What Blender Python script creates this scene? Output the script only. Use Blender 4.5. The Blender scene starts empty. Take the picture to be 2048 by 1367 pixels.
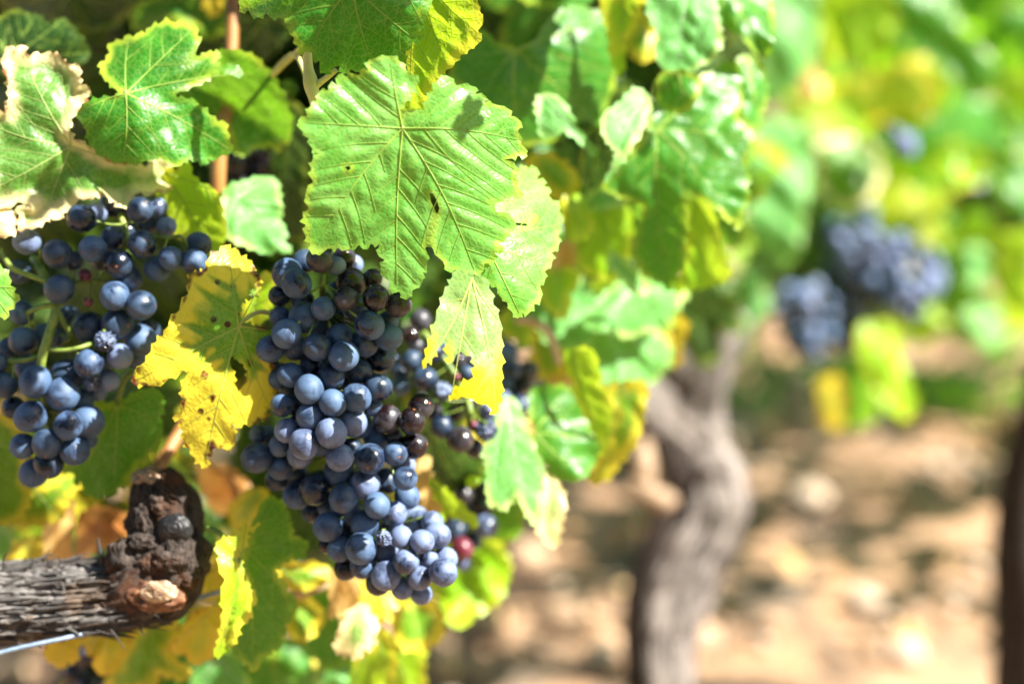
import bpy, bmesh, math, random
import numpy as np
from mathutils import Vector, Matrix, noise
from mathutils.geometry import delaunay_2d_cdt

# ------------------------------------------------------------------ camera, sky, sun, exposure
scene = bpy.context.scene
COL = scene.collection
R = math.radians
CAM_H, PITCH = 0.85, 12.0
LENS, SENSOR = 50.0, 36.0
FOCUS, FSTOP = 0.728, 2.15

cam_d = bpy.data.cameras.new("camera")
cam = bpy.data.objects.new("camera", cam_d)
COL.objects.link(cam)
cam.location = (0, 0, CAM_H)
cam.rotation_euler = (R(90 - PITCH), 0, 0)
cam_d.lens, cam_d.sensor_width = LENS, SENSOR
cam_d.clip_start, cam_d.clip_end = 0.02, 200
cam_d.dof.use_dof = True
cam_d.dof.focus_distance = FOCUS
cam_d.dof.aperture_fstop = FSTOP
scene.camera = cam

TO_SUN = Vector((0.63, -0.26, 0.73)).normalized()
w = bpy.data.worlds.new("World"); scene.world = w
w.use_nodes = True
nt = w.node_tree
bg = nt.nodes["Background"]
sky = nt.nodes.new("ShaderNodeTexSky"); sky.sky_type = 'NISHITA'; sky.sun_disc = False
sky.sun_elevation = math.asin(TO_SUN.z)
sky.sun_rotation = math.atan2(TO_SUN.x, TO_SUN.y)
nt.links.new(sky.outputs[0], bg.inputs[0]); bg.inputs[1].default_value = 0.05
sd = bpy.data.lights.new("sun", 'SUN'); sd.energy = 5.0; sd.angle = R(0.5); sd.color = (1.0, 0.955, 0.88)
so = bpy.data.objects.new("sun", sd); COL.objects.link(so)
so.rotation_euler = TO_SUN.to_track_quat('Z', 'Y').to_euler()
so.location = TO_SUN * 20
vs = scene.view_settings
vs.view_transform = 'Standard'; vs.look = 'None'; vs.gamma = 1; vs.exposure = 1.95
try:
    scene.cycles.max_bounces = 10
    scene.cycles.diffuse_bounces = 3
    scene.cycles.transmission_bounces = 6
    scene.cycles.sample_clamp_indirect = 6
    scene.cycles.caustics_reflective = False
    scene.cycles.caustics_refractive = False
except Exception:
    pass

# ------------------------------------------------------------------ helpers
CM = Matrix.Translation((0, 0, CAM_H)) @ Matrix.Rotation(R(90 - PITCH), 4, 'X')
CR = np.array(CM.to_3x3()); CT = np.array(CM.translation)
PX = SENSOR / LENS / 2048.0
Z = {0: (0, 0, 1), 1: (0, 0, 2.848), 2: (450, 0, 2.1357), 3: (850, 0, 2.136), 4: (0, 380, 2.205), 5: (480, 480, 3.106),
     6: (480, 820, 2.498), 7: (0, 880, 2.806), 8: (950, 480, 2.205), 9: (1400, 0, 1.952), 10: (1100, 600, 1.783)}

def ph(z, x, y):
    a, b, s = Z[z]
    return a + x / s, b + y / s
def ray(x, y):
    return np.array([(x - 1024) * PX, -(y - 683.5) * PX, -1.0])
def at(x, y, d):                       # a photograph pixel and a depth in metres -> world point
    return Vector(CT + CR @ (ray(x, y) * d))
def nrm(v):
    v = np.asarray(v, float); return v / (np.linalg.norm(v) + 1e-12)

def link(o, parent=None):
    COL.objects.link(o)
    if parent is not None:
        o.parent = parent
    return o
def tag(o, label=None, cat=None, group=None, kind=None):
    for k, v in (("label", label), ("category", cat), ("group", group), ("kind", kind)):
        if v: o[k] = v
    return o
def empty(name, loc=(0, 0, 0)):
    o = bpy.data.objects.new(name, None); o.empty_display_size = 0.01
    COL.objects.link(o); o.location = loc
    return o
def mesh_np(name, verts, faces, mats, smooth=True, midx=None, attrs=None, uv=None):
    me = bpy.data.meshes.new(name)
    me.from_pydata([tuple(v) for v in verts], [], faces)
    for m in mats: me.materials.append(m)
    if smooth: me.polygons.foreach_set("use_smooth", [True] * len(me.polygons))
    if midx is not None: me.polygons.foreach_set("material_index", midx)
    for k, a in (attrs or {}).items():
        at_ = me.attributes.new(k, 'FLOAT', 'POINT'); at_.data.foreach_set("value", np.asarray(a, dtype=np.float32))
    if uv is not None:
        l = me.uv_layers.new(name="UVMap")
        vi = np.empty(len(me.loops), dtype=np.int32); me.loops.foreach_get("vertex_index", vi)
        l.data.foreach_set("uv", np.asarray(uv, dtype=np.float32)[vi].ravel())
    me.update()
    return me
def keep_world(o, parent):             # parent keeping the mesh where it is (parent is an unrotated empty or has its matrix set)
    o.parent = parent
    o.matrix_parent_inverse = parent.matrix_basis.inverted()

class Tubes:
    """collects tubes into one mesh"""
    def __init__(s): s.v = []; s.f = []; s.m = []; s.uv = []
    def tube(s, pts, rad, n=8, mi=0, disp=None, sub=1, caps=True):
        pts = [np.asarray(p, float) for p in pts]
        if sub > 1:                     # Catmull-Rom resample
            P, Q = [], []
            for i in range(len(pts) - 1):
                p0 = pts[max(i - 1, 0)]; p1 = pts[i]; p2 = pts[i + 1]; p3 = pts[min(i + 2, len(pts) - 1)]
                r0 = rad[i]; r1 = rad[i + 1]
                for k in range(sub):
                    t = k / sub
                    P.append(0.5 * ((2 * p1) + (-p0 + p2) * t + (2 * p0 - 5 * p1 + 4 * p2 - p3) * t * t + (-p0 + 3 * p1 - 3 * p2 + p3) * t ** 3))
                    e = t * t * (3 - 2 * t); Q.append(r0 * (1 - e) + r1 * e)
            P.append(pts[-1]); Q.append(rad[-1]); pts, rad = P, Q
        b = len(s.v); m = len(pts); nrm0 = None; L = 0
        for i in range(m):
            t = nrm(pts[min(i + 1, m - 1)] - pts[max(i - 1, 0)])
            if nrm0 is None:
                h = np.array([0, 0, 1.0]) if abs(t[2]) < 0.9 else np.array([0, 1.0, 0])
                a = nrm(np.cross(t, h))
            else:
                a = nrm(nrm0 - t * np.dot(nrm0, t))
            nrm0 = a; c = np.cross(t, a)
            if i: L += np.linalg.norm(pts[i] - pts[i - 1])
            for k in range(n):
                th = 2 * math.pi * k / n
                dr = disp(L, th, i / (m - 1)) if disp else 0
                s.v.append(pts[i] + (a * math.cos(th) + c * math.sin(th)) * (rad[i] + dr))
                s.uv.append((L, th))
        for i in range(m - 1):
            for k in range(n):
                q = b + i * n; s.f.append((q + k, q + (k + 1) % n, q + n + (k + 1) % n, q + n + k)); s.m.append(mi)
        if caps:
            s.f.append(tuple(b + k for k in reversed(range(n)))); s.m.append(mi)
            s.f.append(tuple(b + (m - 1) * n + k for k in range(n))); s.m.append(mi)
    def mesh(s, name, mats, smooth=True):
        me = mesh_np(name, s.v, s.f, mats, smooth, s.m)
        a = me.attributes.new("tc", 'FLOAT_VECTOR', 'POINT')      # along, cos, sin: bark runs along the wood without a seam
        a.data.foreach_set("vector", np.array([(l, math.cos(t), math.sin(t)) for l, t in s.uv], dtype=np.float32).ravel())
        return me
def bez(a, b, sag=(0, 0, 0), n=8):
    a = np.asarray(a, float); b = np.asarray(b, float); g = np.asarray(sag, float)
    return [a * (1 - t) + b * t + g * 4 * t * (1 - t) for t in np.linspace(0, 1, n)]

# ------------------------------------------------------------------ node helpers and materials
class NT:
    def __init__(s, name):
        s.m = bpy.data.materials.new(name); s.m.use_nodes = True; s.t = s.m.node_tree
        s.t.nodes.clear(); s.out = s.t.nodes.new("ShaderNodeOutputMaterial")
    def n(s, typ, **kw):
        o = s.t.nodes.new("ShaderNode" + typ)
        for k, v in kw.items(): setattr(o, k, v)
        return o
    def put(s, sock, v):
        if isinstance(v, bpy.types.NodeSocket): s.t.links.new(v, sock)
        elif isinstance(v, (tuple, list)) and len(v) == 3 and sock.type == 'RGBA': sock.default_value = (*v, 1)
        else: sock.default_value = v
    def math(s, op, a, b=0.0, c=0.0, clamp=False):
        o = s.n("Math", operation=op, use_clamp=clamp)
        s.put(o.inputs[0], a); s.put(o.inputs[1], b); s.put(o.inputs[2], c)
        return o.outputs[0]
    def mix(s, f, a, b, mode='MIX'):
        o = s.n("Mix", data_type='RGBA', blend_type=mode)
        s.put(o.inputs[0], f); s.put(o.inputs[6], a); s.put(o.inputs[7], b)
        return o.outputs[2]
    def ramp(s, v, lo, hi, a=0.0, b=1.0, smooth=True):
        o = s.n("MapRange", interpolation_type='SMOOTHSTEP' if smooth else 'LINEAR')
        s.put(o.inputs[0], v); s.put(o.inputs[1], lo); s.put(o.inputs[2], hi); s.put(o.inputs[3], a); s.put(o.inputs[4], b)
        return o.outputs[0]
    def noise(s, vec, scale, detail=3, rough=0.5, dist=0.0, col=False):
        o = s.n("TexNoise"); s.put(o.inputs["Vector"], vec); o.inputs["Scale"].default_value = scale
        o.inputs["Detail"].default_value = detail; o.inputs["Roughness"].default_value = rough; o.inputs["Distortion"].default_value = dist
        return o.outputs[1] if col else o.outputs[0]
    def voro(s, vec, scale, feature='F1', out=0, rnd=1.0):
        o = s.n("TexVoronoi", feature=feature); s.put(o.inputs["Vector"], vec); o.inputs["Scale"].default_value = scale
        o.inputs["Randomness"].default_value = rnd
        return o.outputs[out]
    def scale(s, vec, sc, off=None):
        o = s.n("Mapping"); s.put(o.inputs[0], vec); o.inputs[3].default_value = sc
        if off is not None: s.put(o.inputs[1], off)
        return o.outputs[0]
    def bump(s, h, dist, strength=1.0, nrm_=None):
        o = s.n("Bump"); s.put(o.inputs["Height"], h); o.inputs["Distance"].default_value = dist; o.inputs["Strength"].default_value = strength
        if nrm_ is not None: s.put(o.inputs["Normal"], nrm_)
        return o.outputs[0]
    def pbr(s, col, rough=0.5, spec=0.5, normal=None, **kw):
        o = s.n("BsdfPrincipled"); s.put(o.inputs["Base Color"], col); s.put(o.inputs["Roughness"], rough)
        s.put(o.inputs["Specular IOR Level"], spec)
        if normal is not None: s.put(o.inputs["Normal"], normal)
        for k, v in kw.items(): s.put(o.inputs[k], v)
        return o.outputs[0]
    def done(s, sh):
        s.t.links.new(sh, s.out.inputs[0]); return s.m

def leaf_mat(name, g1, g2, trans, yel=(0.9, 0.8, 0.1), yw=0.0, ya=0.0, brown=(0.25, 0.09, 0.02), bw=0.0, blot=0.0,
             spots=0.0, rough=0.36, tf=0.42, vein=(0.36, 0.52, 0.09), spec=0.5, fine=True, veingreen=0.0, radial=None):
    """two materials: blade and vein"""
    N = NT(name)
    uv = N.n("TexCoord").outputs["UV"]
    rnd = N.n("ObjectInfo").outputs["Random"]
    off = N.n("CombineXYZ"); N.put(off.inputs[0], N.math('MULTIPLY', rnd, 7.0)); N.put(off.inputs[1], N.math('MULTIPLY', rnd, 3.0))
    uvo = N.n("VectorMath", operation='ADD'); N.put(uvo.inputs[0], uv); N.put(uvo.inputs[1], off.outputs[0]); uvo = uvo.outputs[0]
    edge = N.n("Attribute", attribute_name="edge").outputs["Fac"]
    vd = N.n("Attribute", attribute_name="veind").outputs["Fac"]
    n1 = N.noise(uvo, 38, 4, 0.6); n2 = N.noise(uvo, 150, 3, 0.6)
    col = N.mix(N.ramp(n1, 0.35, 0.65), g1, g2)
    col = N.mix(N.math('MULTIPLY', N.ramp(n2, 0.35, 0.7), 0.35), col, g2)
    cell = N.voro(uvo, 330, 'DISTANCE_TO_EDGE')
    net = N.ramp(cell, 0.0, 0.09, 1.0, 0.0)
    if fine:
        col = N.mix(N.math('MULTIPLY', net, 0.30), col, vein)
    tcol = N.mix(N.ramp(n1, 0.3, 0.7), trans, tuple(c * 0.75 for c in trans))
    tcol = N.mix(N.math('MULTIPLY', net, 0.35), tcol, (0.75, 0.9, 0.2))
    if ya > 0:
        e = N.math('ADD', edge, N.math('MULTIPLY', N.math('SUBTRACT', n1, 0.5), yw * 2.2))
        yf = N.ramp(e, yw * 0.15, yw * 1.1, 1.0, 0.0)
        if veingreen > 0:
            yf = N.math('MULTIPLY', yf, N.ramp(N.math('ADD', vd, N.math('MULTIPLY', N.math('SUBTRACT', n2, .5), 0.004)), 0.0005, veingreen, 0.15, 1.0))
        yf = N.math('MULTIPLY', yf, ya if (yw > 0.008 or ya == 0) else N.ramp(N.noise(uvo, 24, 2), 0.42, 0.6, 0.1, min(1.0, ya * 1.25)))
        if radial:
            ln = N.n("VectorMath", operation='LENGTH'); N.put(ln.inputs[0], uv)
            rr = N.math('ADD', ln.outputs["Value"], N.math('MULTIPLY', N.math('SUBTRACT', n1, 0.5), 0.03))
            rr = N.math('ADD', rr, N.ramp(vd, 0.0, 0.0035, -0.008, 0.0))
            yf = N.ramp(rr, radial[0], radial[1])
        col = N.mix(yf, col, yel); tcol = N.mix(yf, tcol, tuple(min(1, c * 1.05) for c in yel))
    if bw > 0:
        e = N.math('ADD', edge, N.math('MULTIPLY', N.math('SUBTRACT', N.noise(uvo, 60, 4, 0.65), 0.42), bw * 4))
        bf = N.ramp(e, 0.0, bw, 1.0, 0.0)
        col = N.mix(bf, col, brown); tcol = N.mix(bf, tcol, tuple(c * 0.8 for c in brown))
    if blot > 0:
        bn = N.noise(uvo, 55, 3, 0.55, 0.4)
        bf = N.ramp(bn, 0.74 - blot * 0.25, 0.78 - blot * 0.25)
        col = N.mix(bf, col, brown); tcol = N.mix(bf, tcol, tuple(c * 0.6 for c in brown))
    if spots > 0:
        sp = N.voro(uvo, 90); m = N.ramp(N.noise(uvo, 45, 1), 0.5, 0.62)
        sf = N.math('MULTIPLY', N.math('MULTIPLY', N.ramp(sp, 0.12, 0.2, 1.0, 0.0), m), spots)
        col = N.mix(sf, col, (0.10, 0.035, 0.012)); tcol = N.mix(sf, tcol, (0.05, 0.02, 0.0))
    h = N.math('ADD', N.math('MULTIPLY', N.ramp(cell, 0.0, 0.3), 0.35), N.math('ADD', N.math('MULTIPLY', n2, 0.9), N.math('MULTIPLY', n1, 2.0)))
    bp = N.bump(h, 0.00042, 0.75)
    rg = N.ramp(n2, 0.3, 0.7, rough - 0.06, rough + 0.12)
    a = N.pbr(col, rg, spec, bp)
    t = N.n("BsdfTranslucent"); N.put(t.inputs[0], tcol); N.put(t.inputs[1], bp)
    ms = N.n("MixShader"); ms.inputs[0].default_value = tf
    N.t.links.new(a, ms.inputs[1]); N.t.links.new(t.outputs[0], ms.inputs[2])
    blade = N.done(ms.outputs[0])
    V = NT(name + "_vein")
    a = V.pbr(vein, 0.5, 0.4); t = V.n("BsdfTranslucent"); V.put(t.inputs[0], tuple(min(1, c * 1.1) for c in vein))
    ms = V.n("MixShader"); ms.inputs[0].default_value = 0.35
    V.t.links.new(a, ms.inputs[1]); V.t.links.new(t.outputs[0], ms.inputs[2])
    return (blade, V.done(ms.outputs[0]))

YB = (0.85, 0.72, 0.10)
PAL = {
    'green': leaf_mat("leaf_green", (0.012, 0.12, 0.008), (0.035, 0.24, 0.016), (0.26, 0.62, 0.01), yel=(0.50, 0.62, 0.05), yw=0.004, ya=0.6),
    'hero': leaf_mat("leaf_light_green", (0.085, 0.32, 0.035), (0.20, 0.50, 0.10), (0.40, 0.72, 0.01), yel=(0.62, 0.70, 0.06), yw=0.0026, ya=0.32, spots=0.5, blot=0.08, brown=(0.45, 0.36, 0.05), rough=0.36),
    'deep': leaf_mat("leaf_shaded_green", (0.006, 0.036, 0.005), (0.013, 0.065, 0.008), (0.025, 0.12, 0.006), rough=0.36, tf=0.36, yel=(0.4, 0.5, 0.05), yw=0.003, ya=0.5),  # greens darkened: the canopy's inner shade is put into the leaf colour
    'lime': leaf_mat("leaf_lime", (0.20, 0.50, 0.008), (0.36, 0.62, 0.012), (0.62, 0.85, 0.02), yel=(0.72, 0.72, 0.05), yw=0.006, ya=0.8, tf=0.5, spots=0.25),
    'mint': leaf_mat("leaf_mint", (0.065, 0.31, 0.04), (0.13, 0.43, 0.08), (0.34, 0.66, 0.10), rough=0.5, vein=(0.4, 0.58, 0.3), yel=(0.6, 0.72, 0.2), yw=0.004, ya=0.5),
    'yellow': leaf_mat("leaf_yellow", (0.06, 0.24, 0.02), (0.14, 0.36, 0.025), (0.40, 0.65, 0.02), yel=(0.96, 0.82, 0.06), yw=0.045, ya=1.0, bw=0.0022, spots=1.0, blot=0.2, radial=(0.013, 0.024),
                       brown=(0.14, 0.03, 0.012), vein=(0.50, 0.58, 0.10), tf=0.5),
    'tip': leaf_mat("leaf_yellow_tipped", (0.22, 0.42, 0.12), (0.30, 0.50, 0.16), (0.5, 0.75, 0.08), yel=(0.80, 0.74, 0.02), yw=0.045, ya=1.0, radial=(0.030, 0.050), spots=.3, vein=(0.65, 0.7, 0.2), tf=0.5),
    'cream': leaf_mat("leaf_cream_edged", (0.04, 0.16, 0.02), (0.10, 0.27, 0.035), (0.32, 0.62, 0.02), yel=(0.86, 0.74, 0.36), yw=0.0085, ya=1.0, bw=0.0022, spots=0.3,
                      brown=(0.42, 0.17, 0.06), vein=(0.5, 0.6, 0.2), tf=0.4),
    'gold': leaf_mat("leaf_gold", (0.72, 0.68, 0.06), (0.50, 0.62, 0.04), (0.88, 0.86, 0.03), yel=(0.85, 0.62, 0.05), yw=0.012, ya=0.9, bw=0.0012, blot=0.15, brown=(0.5, 0.16, 0.03), tf=0.5, vein=(0.75, 0.7, 0.2)),
    'mixed': leaf_mat("leaf_green_turning", (0.05, 0.22, 0.012), (0.16, 0.34, 0.015), (0.38, 0.62, 0.01), yel=(0.80, 0.66, 0.05), yw=0.0082, ya=0.9, bw=0.001, blot=0.12, brown=(0.30, 0.11, 0.02), spots=0.6),
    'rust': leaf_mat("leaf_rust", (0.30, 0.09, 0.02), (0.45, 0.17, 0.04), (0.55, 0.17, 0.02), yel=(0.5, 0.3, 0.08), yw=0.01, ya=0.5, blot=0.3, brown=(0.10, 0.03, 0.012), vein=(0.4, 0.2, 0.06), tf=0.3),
    'orange': leaf_mat("leaf_orange", (0.72, 0.34, 0.10), (0.80, 0.48, 0.14), (0.9, 0.45, 0.08), yel=(0.85, 0.7, 0.3), yw=0.01, ya=0.4, blot=0.2, brown=(0.5, 0.14, 0.03), vein=(0.8, 0.5, 0.2)),
}
def simple_leaf(name, cols, trans, tf=0.45, gain=(1.5, 1.6, 0.5)):
    N = NT(name); uv = N.n("TexCoord").outputs["Object"]
    r = N.n("Attribute", attribute_name="tone").outputs["Fac"]
    o = N.n("ValToRGB"); o.color_ramp.interpolation = 'LINEAR'
    cr = o.color_ramp
    while len(cr.elements) < len(cols): cr.elements.new(0.5)
    for i, c in enumerate(cols):
        cr.elements[i].position = i / (len(cols) - 1); cr.elements[i].color = (*c, 1)
    N.put(o.inputs[0], r)
    c = N.mix(N.math('MULTIPLY', N.noise(uv, 40, 2), 0.5), o.outputs[0], tuple(x * 0.6 for x in cols[0]))
    a = N.pbr(c, 0.42, 0.5)
    t = N.n("BsdfTranslucent"); N.put(t.inputs[0], N.mix(1.0, N.mix(0.5, o.outputs[0], trans), gain, 'MULTIPLY'))
    ms = N.n("MixShader"); ms.inputs[0].default_value = tf
    N.t.links.new(a, ms.inputs[1]); N.t.links.new(t.outputs[0], ms.inputs[2])
    return N.done(ms.outputs[0])
M_CROWN = simple_leaf("crown_leaf", [(0.018, 0.09, 0.012), (0.04, 0.18, 0.02), (0.08, 0.28, 0.04), (0.16, 0.36, 0.02), (0.48, 0.50, 0.03)], (0.5, 0.8, 0.03))

M_CROWN_SHADE = simple_leaf("crown_leaf_shaded", [(0.010, 0.05, 0.008), (0.018, 0.08, 0.010), (0.03, 0.12, 0.014), (0.08, 0.18, 0.012)], (0.06, 0.22, 0.01), 0.35, (0.8, 0.9, 0.3))  # darker copy of the crown leaf, interior shade painted into its tones

def grape_mat(name, bloom=(0.056, 0.106, 0.200), dark=(0.007, 0.010, 0.026), amt=0.75, rough=(0.22, 0.62), scar=True, wr=False, rim=0.5):
    N = NT(name)
    tc = N.n("TexCoord").outputs["Object"]
    rnd = N.n("ObjectInfo").outputs["Random"]
    off = N.n("CombineXYZ"); N.put(off.inputs[0], N.math('MULTIPLY', rnd, 9.0)); N.put(off.inputs[2], N.math('MULTIPLY', rnd, 5.0))
    v = N.n("VectorMath", operation='ADD'); N.put(v.inputs[0], tc); N.put(v.inputs[1], off.outputs[0]); v = v.outputs[0]
    n1 = N.noise(v, 95, 3, 0.55, 0.6); n2 = N.noise(v, 480, 4, 0.7); n3 = N.noise(v, 1500, 2, 0.6)
    lw = N.n("LayerWeight"); lw.inputs[0].default_value = 0.35
    b = N.math('ADD', N.ramp(n1, 0.34, 0.62, amt - 0.60, amt + 0.25), N.math('MULTIPLY', N.math('SUBTRACT', n2, 0.5), 0.75))
    b = N.math('ADD', b, N.math('MULTIPLY', N.math('SUBTRACT', rnd, 0.5), 0.6))
    b = N.math('ADD', b, N.math('MULTIPLY', lw.outputs["Facing"], rim), clamp=True)
    bc = N.mix(n3, tuple(c * 0.8 for c in bloom), tuple(min(1, c * 1.25) for c in bloom))
    bc = N.mix(N.math('MULTIPLY', rnd, 0.35), bc, (bloom[0] * 1.18, bloom[1] * 1.06, bloom[2] * 0.95))
    col = N.mix(b, dark, bc)
    rg = N.ramp(b, 0.0, 0.8, rough[0], rough[1])
    if scar:
        sx = N.n("SeparateXYZ"); N.put(sx.inputs[0], tc)
        rr = N.math('SQRT', N.math('ADD', N.math('MULTIPLY', sx.outputs[0], sx.outputs[0]), N.math('MULTIPLY', sx.outputs[1], sx.outputs[1])))
        rr = N.math('ADD', rr, N.math('MULTIPLY', N.math('SUBTRACT', n2, 0.5), 0.0014))
        f = N.math('MULTIPLY', N.ramp(rr, 0.0004, 0.0008, 1.0, 0.0), N.math('LESS_THAN', sx.outputs[2], 0.0))
        col = N.mix(f, col, (0.26, 0.10, 0.045)); 
        sp = N.voro(v, 260); f2 = N.math('MULTIPLY', N.ramp(sp, 0.06, 0.1, 1.0, 0.0), N.ramp(n1, 0.5, 0.6))
        col = N.mix(N.math('MULTIPLY', f2, 0.7), col, (0.16, 0.07, 0.04))
    bp = N.bump(N.math('ADD', n2, N.math('MULTIPLY', n3, 0.4)), 0.00012, 0.7)
    return N.done(N.pbr(col, rg, 0.5, bp))
GM = {'n': grape_mat('grape_skin_navy', bloom=(0.030, 0.058, 0.110), dark=(0.005, 0.008, 0.018), amt=0.6, rough=(0.2, 0.5), rim=0.35),
      'b': grape_mat("grape_skin_bloom"),
      'v': grape_mat("grape_skin_violet_lit", bloom=(0.125, 0.172, 0.300), amt=0.88),  # brighter bloom paints sunlight onto the berries in lit spots
      'k': grape_mat("grape_skin_dark", bloom=(0.055, 0.058, 0.075), dark=(0.010, 0.004, 0.005), amt=0.22, rough=(0.16, 0.45), rim=0.3),
      's': grape_mat("grape_skin_shrivelled", bloom=(0.15, 0.20, 0.33), amt=0.4, rough=(0.25, 0.5), scar=False),
      'r': grape_mat("grape_skin_red", bloom=(0.17, 0.05, 0.08), dark=(0.10, 0.01, 0.02), amt=0.4, rough=(0.3, 0.5), scar=False, rim=0.2)}

def bark_mat(name, c1, c2, c3, along=26, scale=300, bumpd=0.0018):
    N = NT(name)
    uv = N.n("Attribute", attribute_name="tc").outputs["Vector"]; ob = N.n("TexCoord").outputs["Object"]
    st = N.scale(uv, (along, 5.0, 5.0))
    n1 = N.noise(st, 1.5, 5, 0.65, 0.8); n2 = N.noise(ob, scale * 0.12, 4, 0.6); n3 = N.noise(N.scale(uv, (along * 3, 13.0, 13.0)), 1.5, 4, 0.7, 0.5)
    c = N.mix(N.ramp(n1, 0.35, 0.62), c1, c2)
    c = N.mix(N.math('MULTIPLY', N.ramp(n2, 0.48, 0.66), 0.75), c, c3)
    c = N.mix(N.math('MULTIPLY', N.ramp(n3, 0.52, 0.62), 0.5), c, tuple(x * 0.25 for x in c1))
    h = N.math('ADD', n1, N.math('MULTIPLY', n3, 0.7))
    return N.done(N.pbr(c, 0.85, 0.25, N.bump(h, bumpd, 1.0)))
M_BARK = bark_mat("vine_bark_grey", (0.040, 0.033, 0.028), (0.21, 0.195, 0.18), (0.13, 0.08, 0.045))
M_BARK_DARK = bark_mat("vine_knot_bark", (0.018, 0.014, 0.012), (0.085, 0.065, 0.052), (0.11, 0.045, 0.02), along=60, bumpd=0.0025)
M_BARK_PALE = bark_mat("vine_bark_pale", (0.06, 0.048, 0.040), (0.44, 0.385, 0.34), (0.19, 0.15, 0.125), along=11, scale=60, bumpd=0.006)
M_BARK_BROWN = bark_mat("vine_bark_brown", (0.025, 0.018, 0.014), (0.08, 0.058, 0.045), (0.05, 0.032, 0.022), along=14, scale=80, bumpd=0.006)
def plain(name, c1, c2, rough=0.5, scale=80, **kw):
    N = NT(name); ob = N.n("TexCoord").outputs["Object"]
    n = N.noise(ob, scale, 3, 0.6)
    return N.done(N.pbr(N.mix(N.ramp(n, 0.35, 0.65), c1, c2), rough, 0.45, N.bump(n, 0.0004, 0.6), **kw))
M_STEM = plain("green_stem", (0.10, 0.17, 0.025), (0.22, 0.28, 0.05), 0.45, 120)
M_STEMY = plain("yellow_stem", (0.50, 0.48, 0.13), (0.62, 0.56, 0.22), 0.45, 60)
M_CANE = plain("brown_cane", (0.22, 0.09, 0.02), (0.32, 0.15, 0.04), 0.5, 60)
M_WIRE = plain("galvanised_wire", (0.13, 0.18, 0.25), (0.19, 0.25, 0.33), 0.35, 200, Metallic=0.35)
M_CUT = plain("cut_wood", (0.22, 0.13, 0.07), (0.42, 0.31, 0.20), 0.7, 160)
M_RUSTW = plain("red_brown_wood", (0.09, 0.035, 0.015), (0.20, 0.085, 0.035), 0.7, 140)
M_BLACKW = plain("charred_knot", (0.004, 0.004, 0.005), (0.012, 0.011, 0.011), 0.5, 200)
# ------------------------------------------------------------------ grape leaves
def inpoly(P, poly):
    x, y = P[:, 0], P[:, 1]; ins = np.zeros(len(P), bool)
    n = len(poly); j = n - 1
    for i in range(n):
        xi, yi = poly[i]; xj, yj = poly[j]
        c = ((yi > y) != (yj > y)) & (x < (xj - xi) * (y - yi) / (yj - yi + 1e-15) + xi)
        ins ^= c; j = i
    return ins
def segdist(P, A, B):
    """distance of each P to the nearest segment A-B"""
    out = np.full(len(P), 1e9)
    for k in range(0, len(A), 64):
        a = A[k:k + 64][None]; b = B[k:k + 64][None]; p = P[:, None]
        ab = b - a; t = np.clip(((p - a) * ab).sum(2) / ((ab * ab).sum(2) + 1e-15), 0, 1)
        d = np.linalg.norm(p - a - ab * t[..., None], axis=2).min(1)
        out = np.minimum(out, d)
    return out
def closed(poly): return np.asarray(poly), np.roll(np.asarray(poly), -1, 0)

def teeth(poly, tl, amp, rng):
    """saw-toothed margin"""
    poly = np.asarray(poly, float)
    area = 0.5 * np.sum(poly[:, 0] * np.roll(poly[:, 1], -1) - np.roll(poly[:, 0], -1) * poly[:, 1])
    sg = 1 if area > 0 else -1
    out = []
    for i in range(len(poly)):
        a = poly[i]; b = poly[(i + 1) % len(poly)]; L = np.linalg.norm(b - a)
        if L < 1e-7: continue
        t = (b - a) / L; nn = np.array([t[1], -t[0]]) * sg
        k = max(1, int(round(L / tl)))
        for q in range(k):
            u0 = q / k
            out.append(a + t * L * u0)
            if L / k > tl * 0.45:
                u1 = (q + rng.uniform(.45, .7)) / k
                out.append(a + t * L * u1 + nn * amp * rng.uniform(.5, 1.2))
                if tl > 0.0: out.append(a + t * L * min(u1 + 0.16 / k, (q + .93) / k) + nn * amp * 0.25)
    return np.array(out)

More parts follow.
